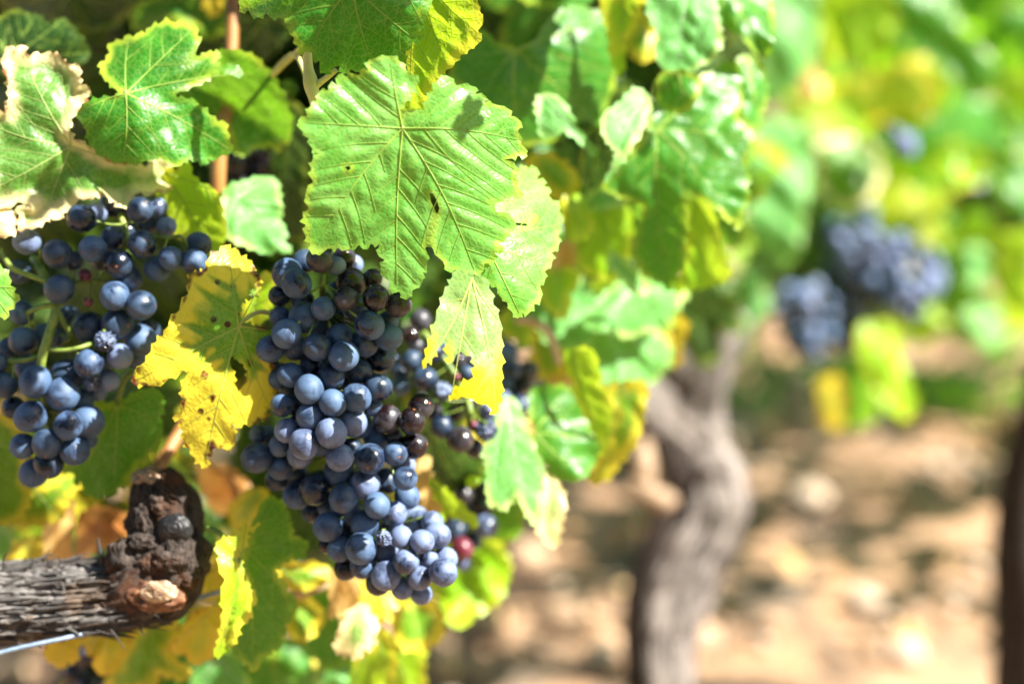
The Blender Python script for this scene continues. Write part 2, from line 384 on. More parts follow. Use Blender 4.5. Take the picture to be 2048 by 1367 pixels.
def build_blade(name, poly, tips, J, mats, seed, s, tooth=(0.0055, 0.0013), droop=0.2, fold=0.0, wave=0.004, puff=0.0009, curl=0.0, folds=(), holes=(), vw=0.0011, view=None):
    """poly, tips, J: 2D metres in the leaf's plane. returns a mesh around origin J."""
    rng = random.Random(seed)
    poly = np.asarray(poly, float) - J; tips = [np.asarray(t, float) - J for t in tips]
    holes = [np.asarray(h, float) - J for h in holes]
    base = poly.copy()
    out = teeth(poly, tooth[0], tooth[1], rng) if tooth else poly
    S = max(np.linalg.norm(t) for t in tips); mid = nrm(tips[0]); side = np.array([-mid[1], mid[0]])
    # vein skeleton
    lines = []
    for ti, t in enumerate(tips):
        L = np.linalg.norm(t); d = t / L; q = np.array([-d[1], d[0]]); bend = rng.uniform(-.05, .05) * L
        pts = [d * L * u + q * bend * math.sin(math.pi * u) for u in np.linspace(0.0, 0.97, 16)]
        lines.append((np.array(pts), vw * (1.0 if ti == 0 else .85), 0))
    A = np.concatenate([l[0][:-1] for l in lines]); B = np.concatenate([l[0][1:] for l in lines])
    own = np.concatenate([[i] * (len(l[0]) - 1) for i, l in enumerate(lines)])
    prim = list(lines)
    for i, (pts, wd, _) in enumerate(prim):
        L = np.linalg.norm(pts[-1]); n = max(3, int(L / 0.012))
        for k in range(1, n + 1):
            for sgn in (1, -1):
                u = (k - (0.35 if sgn > 0 else 0.0) + rng.uniform(-.1, .1)) / (n + 0.6)
                if u > 0.93: continue
                f = u * (len(pts) - 1); a = int(f); p = pts[a] * (1 - f + a) + pts[min(a + 1, len(pts) - 1)] * (f - a)
                dd = nrm(pts[-1] - pts[0]); ang = sgn * R(rng.uniform(42, 54)); seg = [p]; st = 0.0035; c = p
                for q_ in range(int(0.06 / st)):
                    aa = ang * (1 - 0.028 * q_)
                    dv = np.array([dd[0] * math.cos(aa) - dd[1] * math.sin(aa), dd[0] * math.sin(aa) + dd[1] * math.cos(aa)])
                    c = c + dv * st
                    oth = own != i
                    if not inpoly(c[None], base)[0]: break
                    if oth.any() and q_ > 1:
                        if segdist(c[None], A[oth], B[oth])[0] < 0.006 * (1 + 0 * q_) or segdist(c[None], A[oth], B[oth])[0] < 0.55 * segdist(c[None], A[~oth], B[~oth])[0]: break
                    seg.append(c)
                if len(seg) > 3: lines.append((np.array(seg), wd * 0.48 * (1 - .35 * u), 1))
    LA = np.concatenate([l[0][:-1] for l in lines]); LB = np.concatenate([l[0][1:] for l in lines])
    ph_ = [rng.uniform(0, 6.28) for _ in range(8)]; kk = [rng.uniform(.7, 1.3) for _ in range(8)]
    EA, EB = closed(base)
    def zf(P, vd=None, ed=None):
        x, y = P[:, 0], P[:, 1]; r = np.hypot(x, y)
        z = -droop * r * r / S
        sd = x * side[0] + y * side[1]; al = x * mid[0] + y * mid[1]
        z = z + fold * (np.sqrt(sd * sd + 0.006 ** 2) - 0.006)
        ww = wave * np.clip(r / S, 0, 1.3)
        th = np.arctan2(sd, al)
        z = z + ww * (np.sin(3 * th * kk[0] + ph_[0]) + 0.6 * np.sin(7 * kk[1] * th + ph_[1]) * (r / S))
        z = z + wave * 0.5 * (np.sin(x * 70 * kk[2] + ph_[2]) * np.sin(y * 75 * kk[3] + ph_[3])) + wave * 0.13 * np.sin(x * 260 * kk[4] + ph_[4] + 2 * np.sin(y * 190 + ph_[5]))
        for (p0, p1, k, sm) in folds:
            t = nrm(np.asarray(p1) - np.asarray(p0)); nn = np.array([-t[1], t[0]])
            s_ = (P - (np.asarray(p0))) @ nn
            z = z - k * 0.5 * (s_ + np.sqrt(s_ * s_ + sm * sm) - sm)
        if vd is None: vd = segdist(P, LA, LB)
        if ed is None: ed = segdist(P, EA, EB)
        z = z + puff * (1 - np.exp(-(vd / 0.0032) ** 2))
        z = z + curl * np.clip(1 - ed / 0.012, 0, 1) ** 2 * 0.01
        return z
    # interior points
    lo = base.min(0); hi = base.max(0)
    gx = np.arange(lo[0], hi[0], s); gy = np.arange(lo[1], hi[1], s * 0.866)
    G = np.array([(x + (s / 2 if j % 2 else 0) + rng.uniform(-.15, .15) * s, y + rng.uniform(-.15, .15) * s) for j, y in enumerate(gy) for x in gx])
    G = G[inpoly(G, out)]
    OA, OB = closed(out)
    G = G[segdist(G, OA, OB) > 0.45 * s]
    if s < 0.003:
        VP = np.concatenate([np.concatenate([l[0][:-1], (l[0][:-1] + l[0][1:]) / 2]) for l in lines])
        VP = VP[inpoly(VP, out)]; VP = VP[segdist(VP, OA, OB) > 0.3 * s]
        G = G[segdist(G, LA, LB) > 0.4 * s]
        G = np.concatenate([G, VP])
    for h in holes:
        a_, b_ = closed(h); HP = np.concatenate([a_ * (1 - t) + b_ * t for t in (0, .5)])
        G = G[segdist(G, a_, b_) > 0.5 * s]; G = np.concatenate([G, HP[inpoly(HP, out)]])
    allp = np.concatenate([out, G])
    res = delaunay_2d_cdt([Vector(p) for p in allp], [], [list(range(len(out)))], 1, 1e-6)
    V2 = np.array([(p.x, p.y) for p in res[0]]); F = [tuple(f) for f in res[2]]
    if holes:
        cen = np.array([V2[list(f)].mean(0) for f in F]); kill = np.zeros(len(F), bool)
        for h in holes: kill |= inpoly(cen, h)
        F = [f for f, k in zip(F, kill) if not k]
    # consistent winding (+z)
    F = [f if (V2[f[1]][0] - V2[f[0]][0]) * (V2[f[2]][1] - V2[f[0]][1]) - (V2[f[1]][1] - V2[f[0]][1]) * (V2[f[2]][0] - V2[f[0]][0]) > 0 else f[::-1] for f in F]
    vd = segdist(V2, LA, LB); ed = segdist(V2, EA, EB)
    for h in holes:
        ed = np.minimum(ed, segdist(V2, *closed(h)))
    zz = zf(V2, vd, ed)
    verts = [np.column_stack([V2, zz])]; faces = F; mi = [0] * len(F); nb = len(V2)
    uvs = [V2]; edl = [ed]; vdl = [vd]
    # vein ridges
    for pts, wd, lv in lines:
        pts = pts[inpoly(pts, out)]
        for h in holes:
            if len(pts): pts = pts[~inpoly(pts, h)]
        if len(pts) < 3 or (np.linalg.norm(np.diff(pts, axis=0), axis=1).max() > 0.012 and lv): continue
        if s < 0.003:
            q = [pts[0]]
            for a, b in zip(pts[:-1], pts[1:]):
                m = max(1, int(np.linalg.norm(b - a) / 0.0018))
                q += [a + (b - a) * (j + 1) / m for j in range(m)]
            pts = np.array(q)
        m = len(pts); tg = np.gradient(pts, axis=0); tg /= np.linalg.norm(tg, axis=1)[:, None] + 1e-12
        nn = np.column_stack([-tg[:, 1], tg[:, 0]]); tp = (1 - 0.8 * np.linspace(0, 1, m)) * wd
        Lp = pts + nn * tp[:, None] / 2; Rp = pts - nn * tp[:, None] / 2
        z0 = zf(pts); zl = zf(Lp); zr = zf(Rp)
        verts += [np.column_stack([Lp, zl + 0.0001]), np.column_stack([pts, z0 + 0.00035 + tp * 0.25]), np.column_stack([Rp, zr + 0.0001])]
        for j in range(m - 1):
            faces += [(nb + j, nb + m + j, nb + m + j + 1, nb + j + 1), (nb + m + j, nb + 2 * m + j, nb + 2 * m + j + 1, nb + m + j + 1)]
            mi += [1, 1]
        # make winding face +z
        nb += 3 * m; uvs += [Lp, pts, Rp]; edl += [np.ones(3 * m)]; vdl += [np.zeros(3 * m)]
    verts = np.concatenate(verts)
    if view is not None:               # relief rises along the line of sight, so the traced outline keeps its place
        Pq = view[0] + verts[:, :1] * view[1] + verts[:, 1:2] * view[2]
        Pq = Pq / np.linalg.norm(Pq, axis=1)[:, None]; dn = np.minimum(Pq @ view[3], -0.35)
        verts[:, 0] += verts[:, 2] * (Pq @ view[1]) / dn; verts[:, 1] += verts[:, 2] * (Pq @ view[2]) / dn
    me = mesh_np(name, verts, faces, mats, True, mi, {"edge": np.concatenate(edl), "veind": np.concatenate(vdl)}, np.concatenate(uvs))
    return me, zf

SEED = [100]
LEAFCOUNT = [0]
def auto_tips(poly, J):
    P = np.asarray(poly, float) - J; r = np.hypot(P[:, 0], P[:, 1]); a = np.arctan2(P[:, 1], P[:, 0]); ch = []
    for i in np.argsort(-r):
        if r[i] < 0.35 * r.max(): break
        if all(abs((a[i] - a[j] + math.pi) % (2 * math.pi) - math.pi) > R(38) for j in ch): ch.append(i)
        if len(ch) == 5: break
    return [P[i] + J for i in ch]

def V(z, pts, J, d, tilt, pal, label, tips=None, pet=None, group=None, cat="leaf", name="vine_leaf", holes=(), folds=(), s=None, seed=None, tooth='auto', **kw):
    """a leaf whose outline is given in pixels of zoom z, standing at depth d with its own tilt"""
    SEED[0] += 1; seed = seed or SEED[0]
    n = nrm([tilt[0], tilt[1], 1.0]); e1 = nrm(np.cross([0, 1.0, 0], n)); e2 = np.cross(n, e1)
    jx, jy = ph(z, *J); P0 = ray(jx, jy) * d; c = n @ P0
    def loc(p):
        r_ = ray(*ph(z, *p)); q = r_ * (c / (n @ r_)) - P0
        return np.array([q @ e1, q @ e2])
    poly = [loc(p) for p in pts]; J2 = np.zeros(2)
    tp = [loc(p) for p in tips] if tips else auto_tips(poly, J2)
    if d > .84: kw.setdefault('puff', .0019); kw.setdefault('vw', .0017)
    hs = [[loc(p) for p in h] for h in holes]
    fl = [(loc(a), loc(b), k, sm) for a, b, k, sm in folds]
    if s is None: s = 0.0019 if d < 0.84 else (0.0032 if d < 1.2 else 0.007)
    if tooth == 'auto':
        tooth = (0.0080, 0.0021) if d < 0.9 else ((0.009, 0.003) if d < 1.3 else (0.014, 0.005))
    me, zf = build_blade("blade", poly, tp, J2, PAL[pal], seed, s, holes=hs, folds=fl, tooth=tooth, view=(P0, e1, e2, n), **kw)
    Mx = Matrix.Identity(4)
    for i in range(3):
        Mx[i][0] = e1[i]; Mx[i][1] = e2[i]; Mx[i][2] = n[i]; Mx[i][3] = P0[i]
    W = CM @ Mx
    if pet:
        root = empty(name, W.translation)
        b = bpy.data.objects.new("blade", me); link(b); b.matrix_world = W
        b.parent = root; b.matrix_parent_inverse = Matrix.Translation(W.translation).inverted()
        px, py = ph(z, pet[0], pet[1]); E = at(px, py, d + pet[2]); r0 = pet[3] if len(pet) > 3 else 0.0011
        z0 = zf(np.zeros((1, 2)))[0]; hv = nrm(P0)
        o0 = W @ Vector((z0 * (hv @ e1) / (hv @ n), z0 * (hv @ e2) / (hv @ n), z0)); T = Tubes()
        T.tube(bez(o0 - W.translation, E - W.translation, (0, 0.0, 0.006), 9), [r0 * (1 + .35 * t) for t in np.linspace(0, 1, 9)], 8)
        p = bpy.data.objects.new("petiole", T.mesh("petiole", [M_STEMY if pal in ('yellow', 'gold', 'cream', 'hero') else M_STEM])); link(p, root)
    else:
        root = bpy.data.objects.new(name, me); link(root); root.matrix_world = W
    LEAFCOUNT[0] += 1
    return tag(root, label, cat, group)

# template outline for leaves seen only as blur, and for crowns
def template(n=72, seed=0):
    rng = random.Random(seed); P = []
    lob = [(0, 1.0, 24), (56, .88, 22), (-56, .88, 22), (112, .66, 24), (-112, .66, 24)]
    for i in range(n):
        a = -180 + 360 * i / n; r = 0.42
        for c, h, wd in lob: r = max(r, h * (0.55 + 0.45 * math.exp(-((a - c) / wd) ** 2)) if abs(a - c) < 60 else 0)
        if abs(abs(a) - 180) < 22: r *= 0.25 + 0.75 * abs(abs(a) - 180) / 22
        r *= rng.uniform(.95, 1.05)
        P.append((r * math.sin(R(a)), r * math.cos(R(a))))
    return P
TPL = [np.array(template(64, k)) for k in range(3)]
def leaf_lowpoly():
    """coarse curved leaf: fan of rings, for crowns"""
    T = np.array(template(26, 5)); V_ = [(0, 0, 0)]; F = []
    for rr in (0.5, 1.0):
        for p in T:
            x, y = p * rr; V_.append((x, y, -0.25 * (x * x + y * y) + 0.12 * abs(x) + 0.06 * math.sin(5 * x + 4 * y)))
    n = len(T)
    for i in range(n):
        F.append((0, 1 + i, 1 + (i + 1) % n)); F.append((1 + i, 1 + n + i, 1 + n + (i + 1) % n, 1 + (i + 1) % n))
    return np.array(V_), F
LOWV, LOWF = leaf_lowpoly()
def leaf_mass(name, centers, size, seed, facing=(0.25, -0.5, 0.6), spread=0.8, tone=(0, 1), mat=None):
    rng = np.random.default_rng(seed); vs_, fs, tn = [], [], []; b = 0
    for c in centers:
        n = nrm(np.array(facing) + rng.normal(0, spread, 3)); up = nrm(np.cross(rng.normal(0, 1, 3), n)); rt = np.cross(up, n)
        sz = size * rng.uniform(.6, 1.15)
        # the tip hangs down more often than not
        dn = np.array([0, 0, -1.0]); dn = dn - n * (dn @ n)
        if np.linalg.norm(dn) > .2: up = nrm(nrm(dn) + 0.5 * up); rt = np.cross(up, n)
        v = LOWV * sz
        vs_.append(v[:, :1] * rt + v[:, 1:2] * up + v[:, 2:3] * n + np.asarray(c)); fs += [tuple(i + b for i in f) for f in LOWF]; b += len(v)
        tn += [rng.uniform(*tone)] * len(v)
    me = mesh_np(name, np.concatenate(vs_), fs, [mat or M_CROWN], True, attrs={"tone": tn})
    return bpy.data.objects.new(name, me)

# ------------------------------------------------------------------ grape bunches
def grape_mesh(kind, seed):
    rng = random.Random(seed); bm = bmesh.new()
    if kind == 's':
        bmesh.ops.create_icosphere(bm, subdivisions=5, radius=1.0)
        for v in bm.verts:
            p = v.co.copy(); q = p * 1.7 + Vector((seed, 0, 0))
            a = noise.noise(q); b = noise.noise(q * 2.1 + Vector((5, 5, 5)))
            rid = 1 - abs(a) * 2.2; rid2 = 1 - abs(b) * 2
            v.co = p * (0.70 + 0.24 * rid ** 3 + 0.10 * rid2 ** 3)
    else:
        bmesh.ops.create_uvsphere(bm, u_segments=32, v_segments=20, radius=1.0)
        a, b_, c = rng.uniform(.96, 1.02), rng.uniform(.96, 1.02), rng.uniform(.98, 1.07)
        for v in bm.verts:
            p = v.co.copy(); k = 1 + 0.025 * noise.noise(p * 1.3 + Vector((seed, 1, 2)))
            if p.z < -.97: k *= 0.985
            v.co = Vector((p.x * a, p.y * b_, p.z * c)) * k
    for v in bm.verts: v.co *= 0.0075
    me = bpy.data.meshes.new("grape"); bm.to_mesh(me); bm.free()
    me.polygons.foreach_set("use_smooth", [True] * len(me.polygons)); me.materials.append(GM[kind])
    return me
GMESH = {k: [grape_mesh(k, 3 * i + 1) for i in range(4 if k in 'bv' else 3)] for k in GM}

def bunch(z, data, d0, label, rachis=(), step=0.0085, fill=0, seed=1, group="grape bunches on the vines", default='b', more_stems=(), rs=0.0016, navy=0.3):
    """data: 'X Y R layer kind' in pixels of zoom z; R in the same pixels"""
    rng = random.Random(seed); G = []
    for zz, block in data:
        for t in block.split(';'):
            q = t.split()
            if not q: continue
            x, y = ph(zz, float(q[0]), float(q[1])); r = float(q[2]) / Z[zz][2] * (1.05 if d0 < .8 else 1.0)
            kd = q[4] if len(q) > 4 else default
            if kd == 'b' and rng.random() < navy: kd = 'n'
            G.append([x, y, r, d0 + float(q[3]) * step, kd])
    base = list(G)
    for _ in range(fill):
        a, b = rng.choice(base), rng.choice(base)
        if math.hypot(a[0] - b[0], a[1] - b[1]) > 5.5 * a[2]: continue
        t = rng.random()
        G.append([a[0] * (1 - t) + b[0] * t, a[1] * (1 - t) + b[1] * t, min(a[2], b[2]) * .95, max(a[3], b[3]) + 0.016 + rng.random() * .01, 'n' if default == 'b' else default])
    G = G[:100]
    k = lambda g: g[2] * PX * g[3]
    for it in range(60):                       # nudge overlapping berries apart in depth
        mv = 0
        for i in range(len(G)):
            for j in range(i + 1, len(G)):
                a, b = G[i], G[j]
                dxy = math.hypot(a[0] - b[0], a[1] - b[1]) * PX * a[3]; need = 0.93 * (k(a) + k(b))
                if dxy < need:
                    dz = math.sqrt(need * need - dxy * dxy); f, bk = (a, b) if a[3] <= b[3] else (b, a)
                    gap = dz - (bk[3] - f[3])
                    if gap > 1e-5: bk[3] += gap * .6; mv += 1
        if not mv: break
    cx = sum(g[0] for g in G) / len(G); cy = sum(g[1] for g in G) / len(G); top = min(G, key=lambda g: g[1])
    org = at(cx, cy, d0 + 0.012)
    root = empty("grape_bunch", org); tag(root, label, "grapes", group)
    T = Tubes(); rp = []
    for zz, line, rad in rachis:
        pts = [np.array(at(*ph(zz, p[0], p[1]), d0 + p[2]) - org) for p in line]
        T.tube(pts, [rad] * len(pts), 8, sub=4); 
        for a, b in zip(pts[:-1], pts[1:]):
            for t in (0, .33, .66): rp.append(a * (1 - t) + b * t)
        rp.append(pts[-1])
    if not rp:
        t0, t1 = np.array(at(top[0], top[1] - top[2], d0 + .022) - org), np.array(at(cx, max(g[1] for g in G) - 10, d0 + .022) - org)
        pts = bez(t0, t1, (0, 0.006, 0), 8); T.tube(pts, [rs] * 8, 8); rp = list(pts)
    for x, y, r, dd, kind in G:
        p = at(x, y, dd) - org; rr = r * PX * dd
        o = bpy.data.objects.new("grape", rng.choice(GMESH[kind])); link(o, root); o.location = p
        s_ = rr / 0.0075; o.scale = (s_, s_, s_)
        out = np.array([(x - cx) * .010, -(y - cy) * .004 - .55, .35]) + np.array([rng.gauss(0, .6) for _ in range(3)])
        dirw = Vector(CR @ nrm(out)); o.rotation_mode = 'QUATERNION'
        o.rotation_quaternion = (-dirw).to_track_quat('Z', 'Y') @ Matrix.Rotation(rng.uniform(0, 6.28), 3, 'Z').to_quaternion()
        if kind == 's': o['label'] = "shrivelled wrinkled grape"
        elif kind == 'r': o['label'] = "small unripe reddish grape"
        a = np.array(p) - np.array(dirw) * rr * .92
        q = min(rp, key=lambda v: np.linalg.norm(v - a))
        if np.linalg.norm(q - a) < 0.05:
            T.tube(bez(a, q, (0, 0, -.001), 5), [0.0009, .0006, .00055, .0006, .0008], 6)
    st = bpy.data.objects.new("stem", T.mesh("stem", [M_STEM])); link(st, root)
    return root

# ------------------------------------------------------------------ points that the photograph shows in open sun: no filler foliage in their sunbeam
LIT = [(800, 450, .70), (850, 480, .70), (780, 500, .70), (900, 450, .70), (700, 330, .70), (640, 300, .70), (620, 420, .70), (700, 480, .70), (740, 520, .70), (690, 390, .70), (640, 340, .70), (680, 450, .70), (760, 400, .70), (720, 300, .70), (650, 470, .70), (900, 290, .70), (450, 560, .78), (400, 700, .78), (430, 850, .78), (490, 800, .78), (820, 1080, .75), (870, 1130, .75),
       (720, 1100, .75), (730, 970, .75), (665, 865, .74), (680, 920, .74), (10, 1200, .80), (60, 150, .78), (120, 190, .78), (200, 380, .78), (950, 650, .71), (980, 760, .71), (900, 620, .71), (500, 420, .83), (450, 280, .83), (1400, 1000, 1.5), (1350, 880, 1.5),
       (1390, 1150, 1.5), (1330, 1250, 1.5), (1400, 750, 1.5), (1455, 660, 1.5), (1430, 700, 1.5), (1380, 930, 1.5), (1430, 1080, 1.5), (1760, 520, 1.58), (1840, 600, 1.58), (1600, 640, 1.56), (1100, 600, .95), (1200, 660, .97), (1280, 620, .95), (1230, 720, .97), (1050, 1000, .85), (1300, 400, .865), (1400, 420, .865), (240, 710, .77), (370, 80, .77), (860, 80, .72), (1300, 200, .86), (1240, 250, .84), (1040, 560, .735), (470, 1150, .78), (540, 1120, .80)]
def lit_ok(c, rad):
    t = np.array(TO_SUN)
    for x, y, d in LIT:
        v = np.array(c) - np.array(at(x, y, d)); a = v @ t
        if a > 0.02 and np.linalg.norm(v - t * a) < rad: return False
    return True
# ------------------------------------------------------------------ ground
def soil_mat():
    N = NT("vineyard_soil"); p = N.n("TexCoord").outputs["Object"]
    a = N.noise(p, 1.9, 4, 0.6); b = N.noise(p, 6, 5, 0.7); c = N.noise(p, 60, 4, 0.65)
    col = N.mix(N.ramp(b, 0.38, 0.6), (0.085, 0.066, 0.05), (0.47, 0.27, 0.15))
    col = N.mix(N.math('MULTIPLY', N.ramp(a, 0.42, 0.62), 0.7), col, (0.52, 0.33, 0.20))
    col = N.mix(N.ramp(N.noise(p, 2.6, 3, 0.6), 0.52, 0.62, 0, .75), N.mix(N.math('MULTIPLY', N.ramp(c, 0.45, 0.65), 0.45), col, (0.20, 0.13, 0.075)), (0.13, 0.115, 0.09))  # soil tones vary; the dark grey blotches also stand in for dappled shade
    return N.done(N.pbr(col, 0.95, 0.15, N.bump(N.math('ADD', b, N.math('MULTIPLY', c, .4)), 0.03, 1.0)))
q = np.linspace(-1, 1, 150); ax = np.sinh(q * 3.2) / math.sinh(3.2) * 60
gv = [(x + 0.5, y + 2.5, 0.035 * noise.noise(Vector((x * 1.7, y * 1.7, 0))) + 0.02 * noise.noise(Vector((x * 6, y * 6, 3))) - 0.01) for y in ax for x in ax]
n = len(ax)
gf = [(j * n + i, j * n + i + 1, (j + 1) * n + i + 1, (j + 1) * n + i) for j in range(n - 1) for i in range(n - 1)]
ground = bpy.data.objects.new("ground", mesh_np("ground", gv, gf, [soil_mat()])); link(ground); tag(ground, kind="structure")

# clods and stones nobody could count
rng = random.Random(4)
def lump_mesh(name, items, mats, seed):
    bm = bmesh.new(); bmesh.ops.create_icosphere(bm, subdivisions=2, radius=1.0)
    bv = [v.co.copy() for v in bm.verts]; bf = [tuple(v.index for v in f.verts) for f in bm.faces]; bm.free()
    V_, F, mi = [], [], []
    for (x, y, z_, sx, sy, sz, m) in items:
        b = len(V_); o = Vector((x * 7, y * 7, 0)); a = rng.uniform(0, 6)
        for c in bv:
            k = 1 + 0.35 * noise.noise(c * 1.4 + o)
            X, Y = c.x * sx * k, c.y * sy * k
            V_.append((x + X * math.cos(a) - Y * math.sin(a), y + X * math.sin(a) + Y * math.cos(a), z_ + c.z * sz * k))
        F += [tuple(i + b for i in f) for f in bf]; mi += [m] * len(bf)
    return mesh_np(name, V_, F, mats, True, mi)
M_ST = [plain("pale_stone", (0.36, 0.27, 0.19), (0.50, 0.39, 0.29), 0.9, 20), plain("soil_clod", (0.30, 0.20, 0.13), (0.50, 0.33, 0.20), 0.95, 30),
        plain("dry_leaf_litter", (0.40, 0.24, 0.12), (0.62, 0.42, 0.20), 0.85, 30)]
items = []
for _ in range(1500):
    y = 1.0 + 5.0 * rng.random() ** 1.3; x = rng.uniform(-1.6, 2.8); s_ = 0.008 + 0.045 * rng.random() ** 3
    items.append((x, y, s_ * .25, s_ * rng.uniform(.8, 1.4), s_, s_ * rng.uniform(.4, .8), rng.choice((0, 0, 1, 1, 2))))
stones = bpy.data.objects.new("stones", lump_mesh("stones", items, M_ST, 3)); link(stones)
tag(stones, "pale stones, clods and dry litter scattered over the vineyard soil", "stones", kind="stuff")
fl = [(rng.uniform(-1.4, 2.6), 1.0 + 3.8 * rng.random() ** 1.2, .012 + rng.random() * .02) for _ in range(420)]
def litter_mat():
    N = NT("dry_fallen_leaf"); t = N.n("Attribute", attribute_name="tone").outputs["Fac"]
    return N.done(N.pbr(N.mix(t, (0.22, 0.09, 0.03), (0.66, 0.46, 0.20)), 0.7, 0.3))
fo = leaf_mass("fallen_leaves", fl, .038, 12, facing=(0, 0, 1), spread=.35, mat=litter_mat()); link(fo)
tag(fo, "dry brown fallen leaves scattered over the soil", "leaves", kind="stuff")
# weeds between the rows
cs = []
for cx, cy, rr, nn_ in ((1.12, 3.15, .28, 60), (1.62, 3.9, .35, 60), (.72, 3.3, .25, 60), (-0.6, 3.2, .5, 150), (2.1, 5.4, .7, 200), (.9, 5.2, .6, 160)):
    for _ in range(nn_):
        a = rng.uniform(0, 6.28); r_ = rr * math.sqrt(rng.random())
        cs.append((cx + r_ * math.cos(a), cy + r_ * math.sin(a), 0.02 + rng.random() * .10))
weeds = leaf_mass("weeds", cs, 0.045, 8, facing=(.2, -.2, 1), tone=(0, .55)); link(weeds)
tag(weeds, "low green weeds growing in patches on the soil between the rows", "weeds", kind="stuff")

# ------------------------------------------------------------------ vines farther along the row and in the next row
def bark_disp(seed, amp, fa=18.0, ft=3.0, amp2=None):
    amp2 = amp * .4 if amp2 is None else amp2
    def f(L, th, t):
        c, s_ = math.cos(th), math.sin(th)
        a = noise.noise(Vector((L * fa * .35, c * 1.4, s_ * 1.4 + seed)))
        b = noise.noise(Vector((L * fa, c * ft, s_ * ft + seed)))
        d = noise.noise(Vector((L * fa * 2.3, c * ft * 2.6 + 9, s_ * ft * 2.6)))
        return amp * (a * 1.3 + (0.5 - abs(b)) * .7) - amp2 * abs(d)
    return f
def P3(x, y, d): return np.array(at(x, y, d))
# the pale gnarled vine in the middle distance
o0 = Vector((at(1335, 1367, 1.5).x, at(1335, 1367, 1.5).y, 0))
gv_ = empty("grapevine", o0)
tag(gv_, "pale gnarled vine with a forked trunk bent beside the bare soil", "grapevine", "vines trained along the row")
D = 1.5; base = P3(1318, 1470, D); base[2] = -0.03
T = Tubes()
T.tube([x - np.array(o0) for x in (base, P3(1328, 1367, D), P3(1330, 1250, D), P3(1378, 1130, D), P3(1424, 1030, D), P3(1402, 930, D + .01), P3(1335, 855, D), P3(1270, 790, D), P3(1200, 745, D + .03), P3(1100, 730, D + .08))],
       [.040, .028, .027, .029, .030, .029, .027, .025, .022, .02], 40, sub=10, disp=bark_disp(2, .019, 22, 5, .012))
tr = bpy.data.objects.new("trunk", T.mesh("trunk", [M_BARK_PALE])); link(tr, gv_)
T = Tubes()
T.tube([x - np.array(o0) for x in (P3(1392, 935, D), P3(1402, 860, D), P3(1410, 790, D), P3(1428, 720, D), P3(1450, 665, D), P3(1478, 640, D + .03))],
       [.024, .022, .020, .022, .024, .014], 28, sub=8, disp=bark_disp(5, .009, 24, 4, .006))
T.tube([x - np.array(o0) for x in (P3(1360, 800, D + .02), P3(1370, 730, D + .01), P3(1385, 670, D + .02), P3(1380, 620, D + .03))], [.018, .020, .022, .016], 24, sub=6, disp=bark_disp(7, .005))
ar = bpy.data.objects.new("arm", T.mesh("arm", [M_BARK_PALE])); link(ar, gv_)
T = Tubes()
T.tube([x - np.array(o0) for x in (P3(1290, 790, D), P3(1325, 860, D - .01), P3(1352, 930, D - .02), P3(1345, 990, D - .01))], [.008, .014, .018, .010], 24, sub=6, disp=bark_disp(11, .004))
T.tube([x - np.array(o0) for x in (P3(1335, 985, D), P3(1322, 1060, D - .01), P3(1288, 1170, D - .012), P3(1280, 1270, D - .01), P3(1290, 1400, D - .01))], [.010, .016, .016, .015, .015], 24, sub=6, disp=bark_disp(13, .005))  # dark strip laid along the trunk's left as its shaded side
hl = bpy.data.objects.new("old_wood", T.mesh("old_wood", [M_BARK_BROWN])); link(hl, gv_); hl['label'] = "dark brown hollowed wood and darkened shade side of the trunk"
T = Tubes()
T.tube([x - np.array(o0) for x in (P3(1258, 965, D - .04), P3(1290, 985, D - .045), P3(1325, 1000, D - .045), P3(1350, 998, D - .03))], [.005, .010, .012, .004], 16, sub=5, disp=bark_disp(17, .002))
T.tube([x - np.array(o0) for x in (P3(1290, 880, D - .02), P3(1285, 930, D - .03), P3(1300, 980, D - .03))], [.006, .012, .006], 16, sub=5, disp=bark_disp(19, .002))
hl = bpy.data.objects.new("bark_flake", T.mesh("bark_flake", [M_CUT])); link(hl, gv_)
def crown(root, name, boxes, seed, size=.095, tone=(0, 1), spread=.75):
    r_ = np.random.default_rng(seed); cs = []
    for (x0, x1, y0, y1, z0, z1, n_) in boxes:
        cs += [c - np.array(root.location) for c in np.column_stack([r_.uniform(x0, x1, n_), r_.uniform(y0, y1, n_), r_.uniform(z0, z1, n_)]) if lit_ok(c, size)]
    c = leaf_mass(name, cs, size, seed, tone=tone, spread=spread); link(c, root)
    c['kind'] = 'stuff'
    return c
crown(gv_, "crown", [(-.35, .26, 1.25, 1.8, .62, 1.45, 170), (-.15, .22, 1.55, 1.8, .52, .8, 26)], 21, .06, (0, .9))
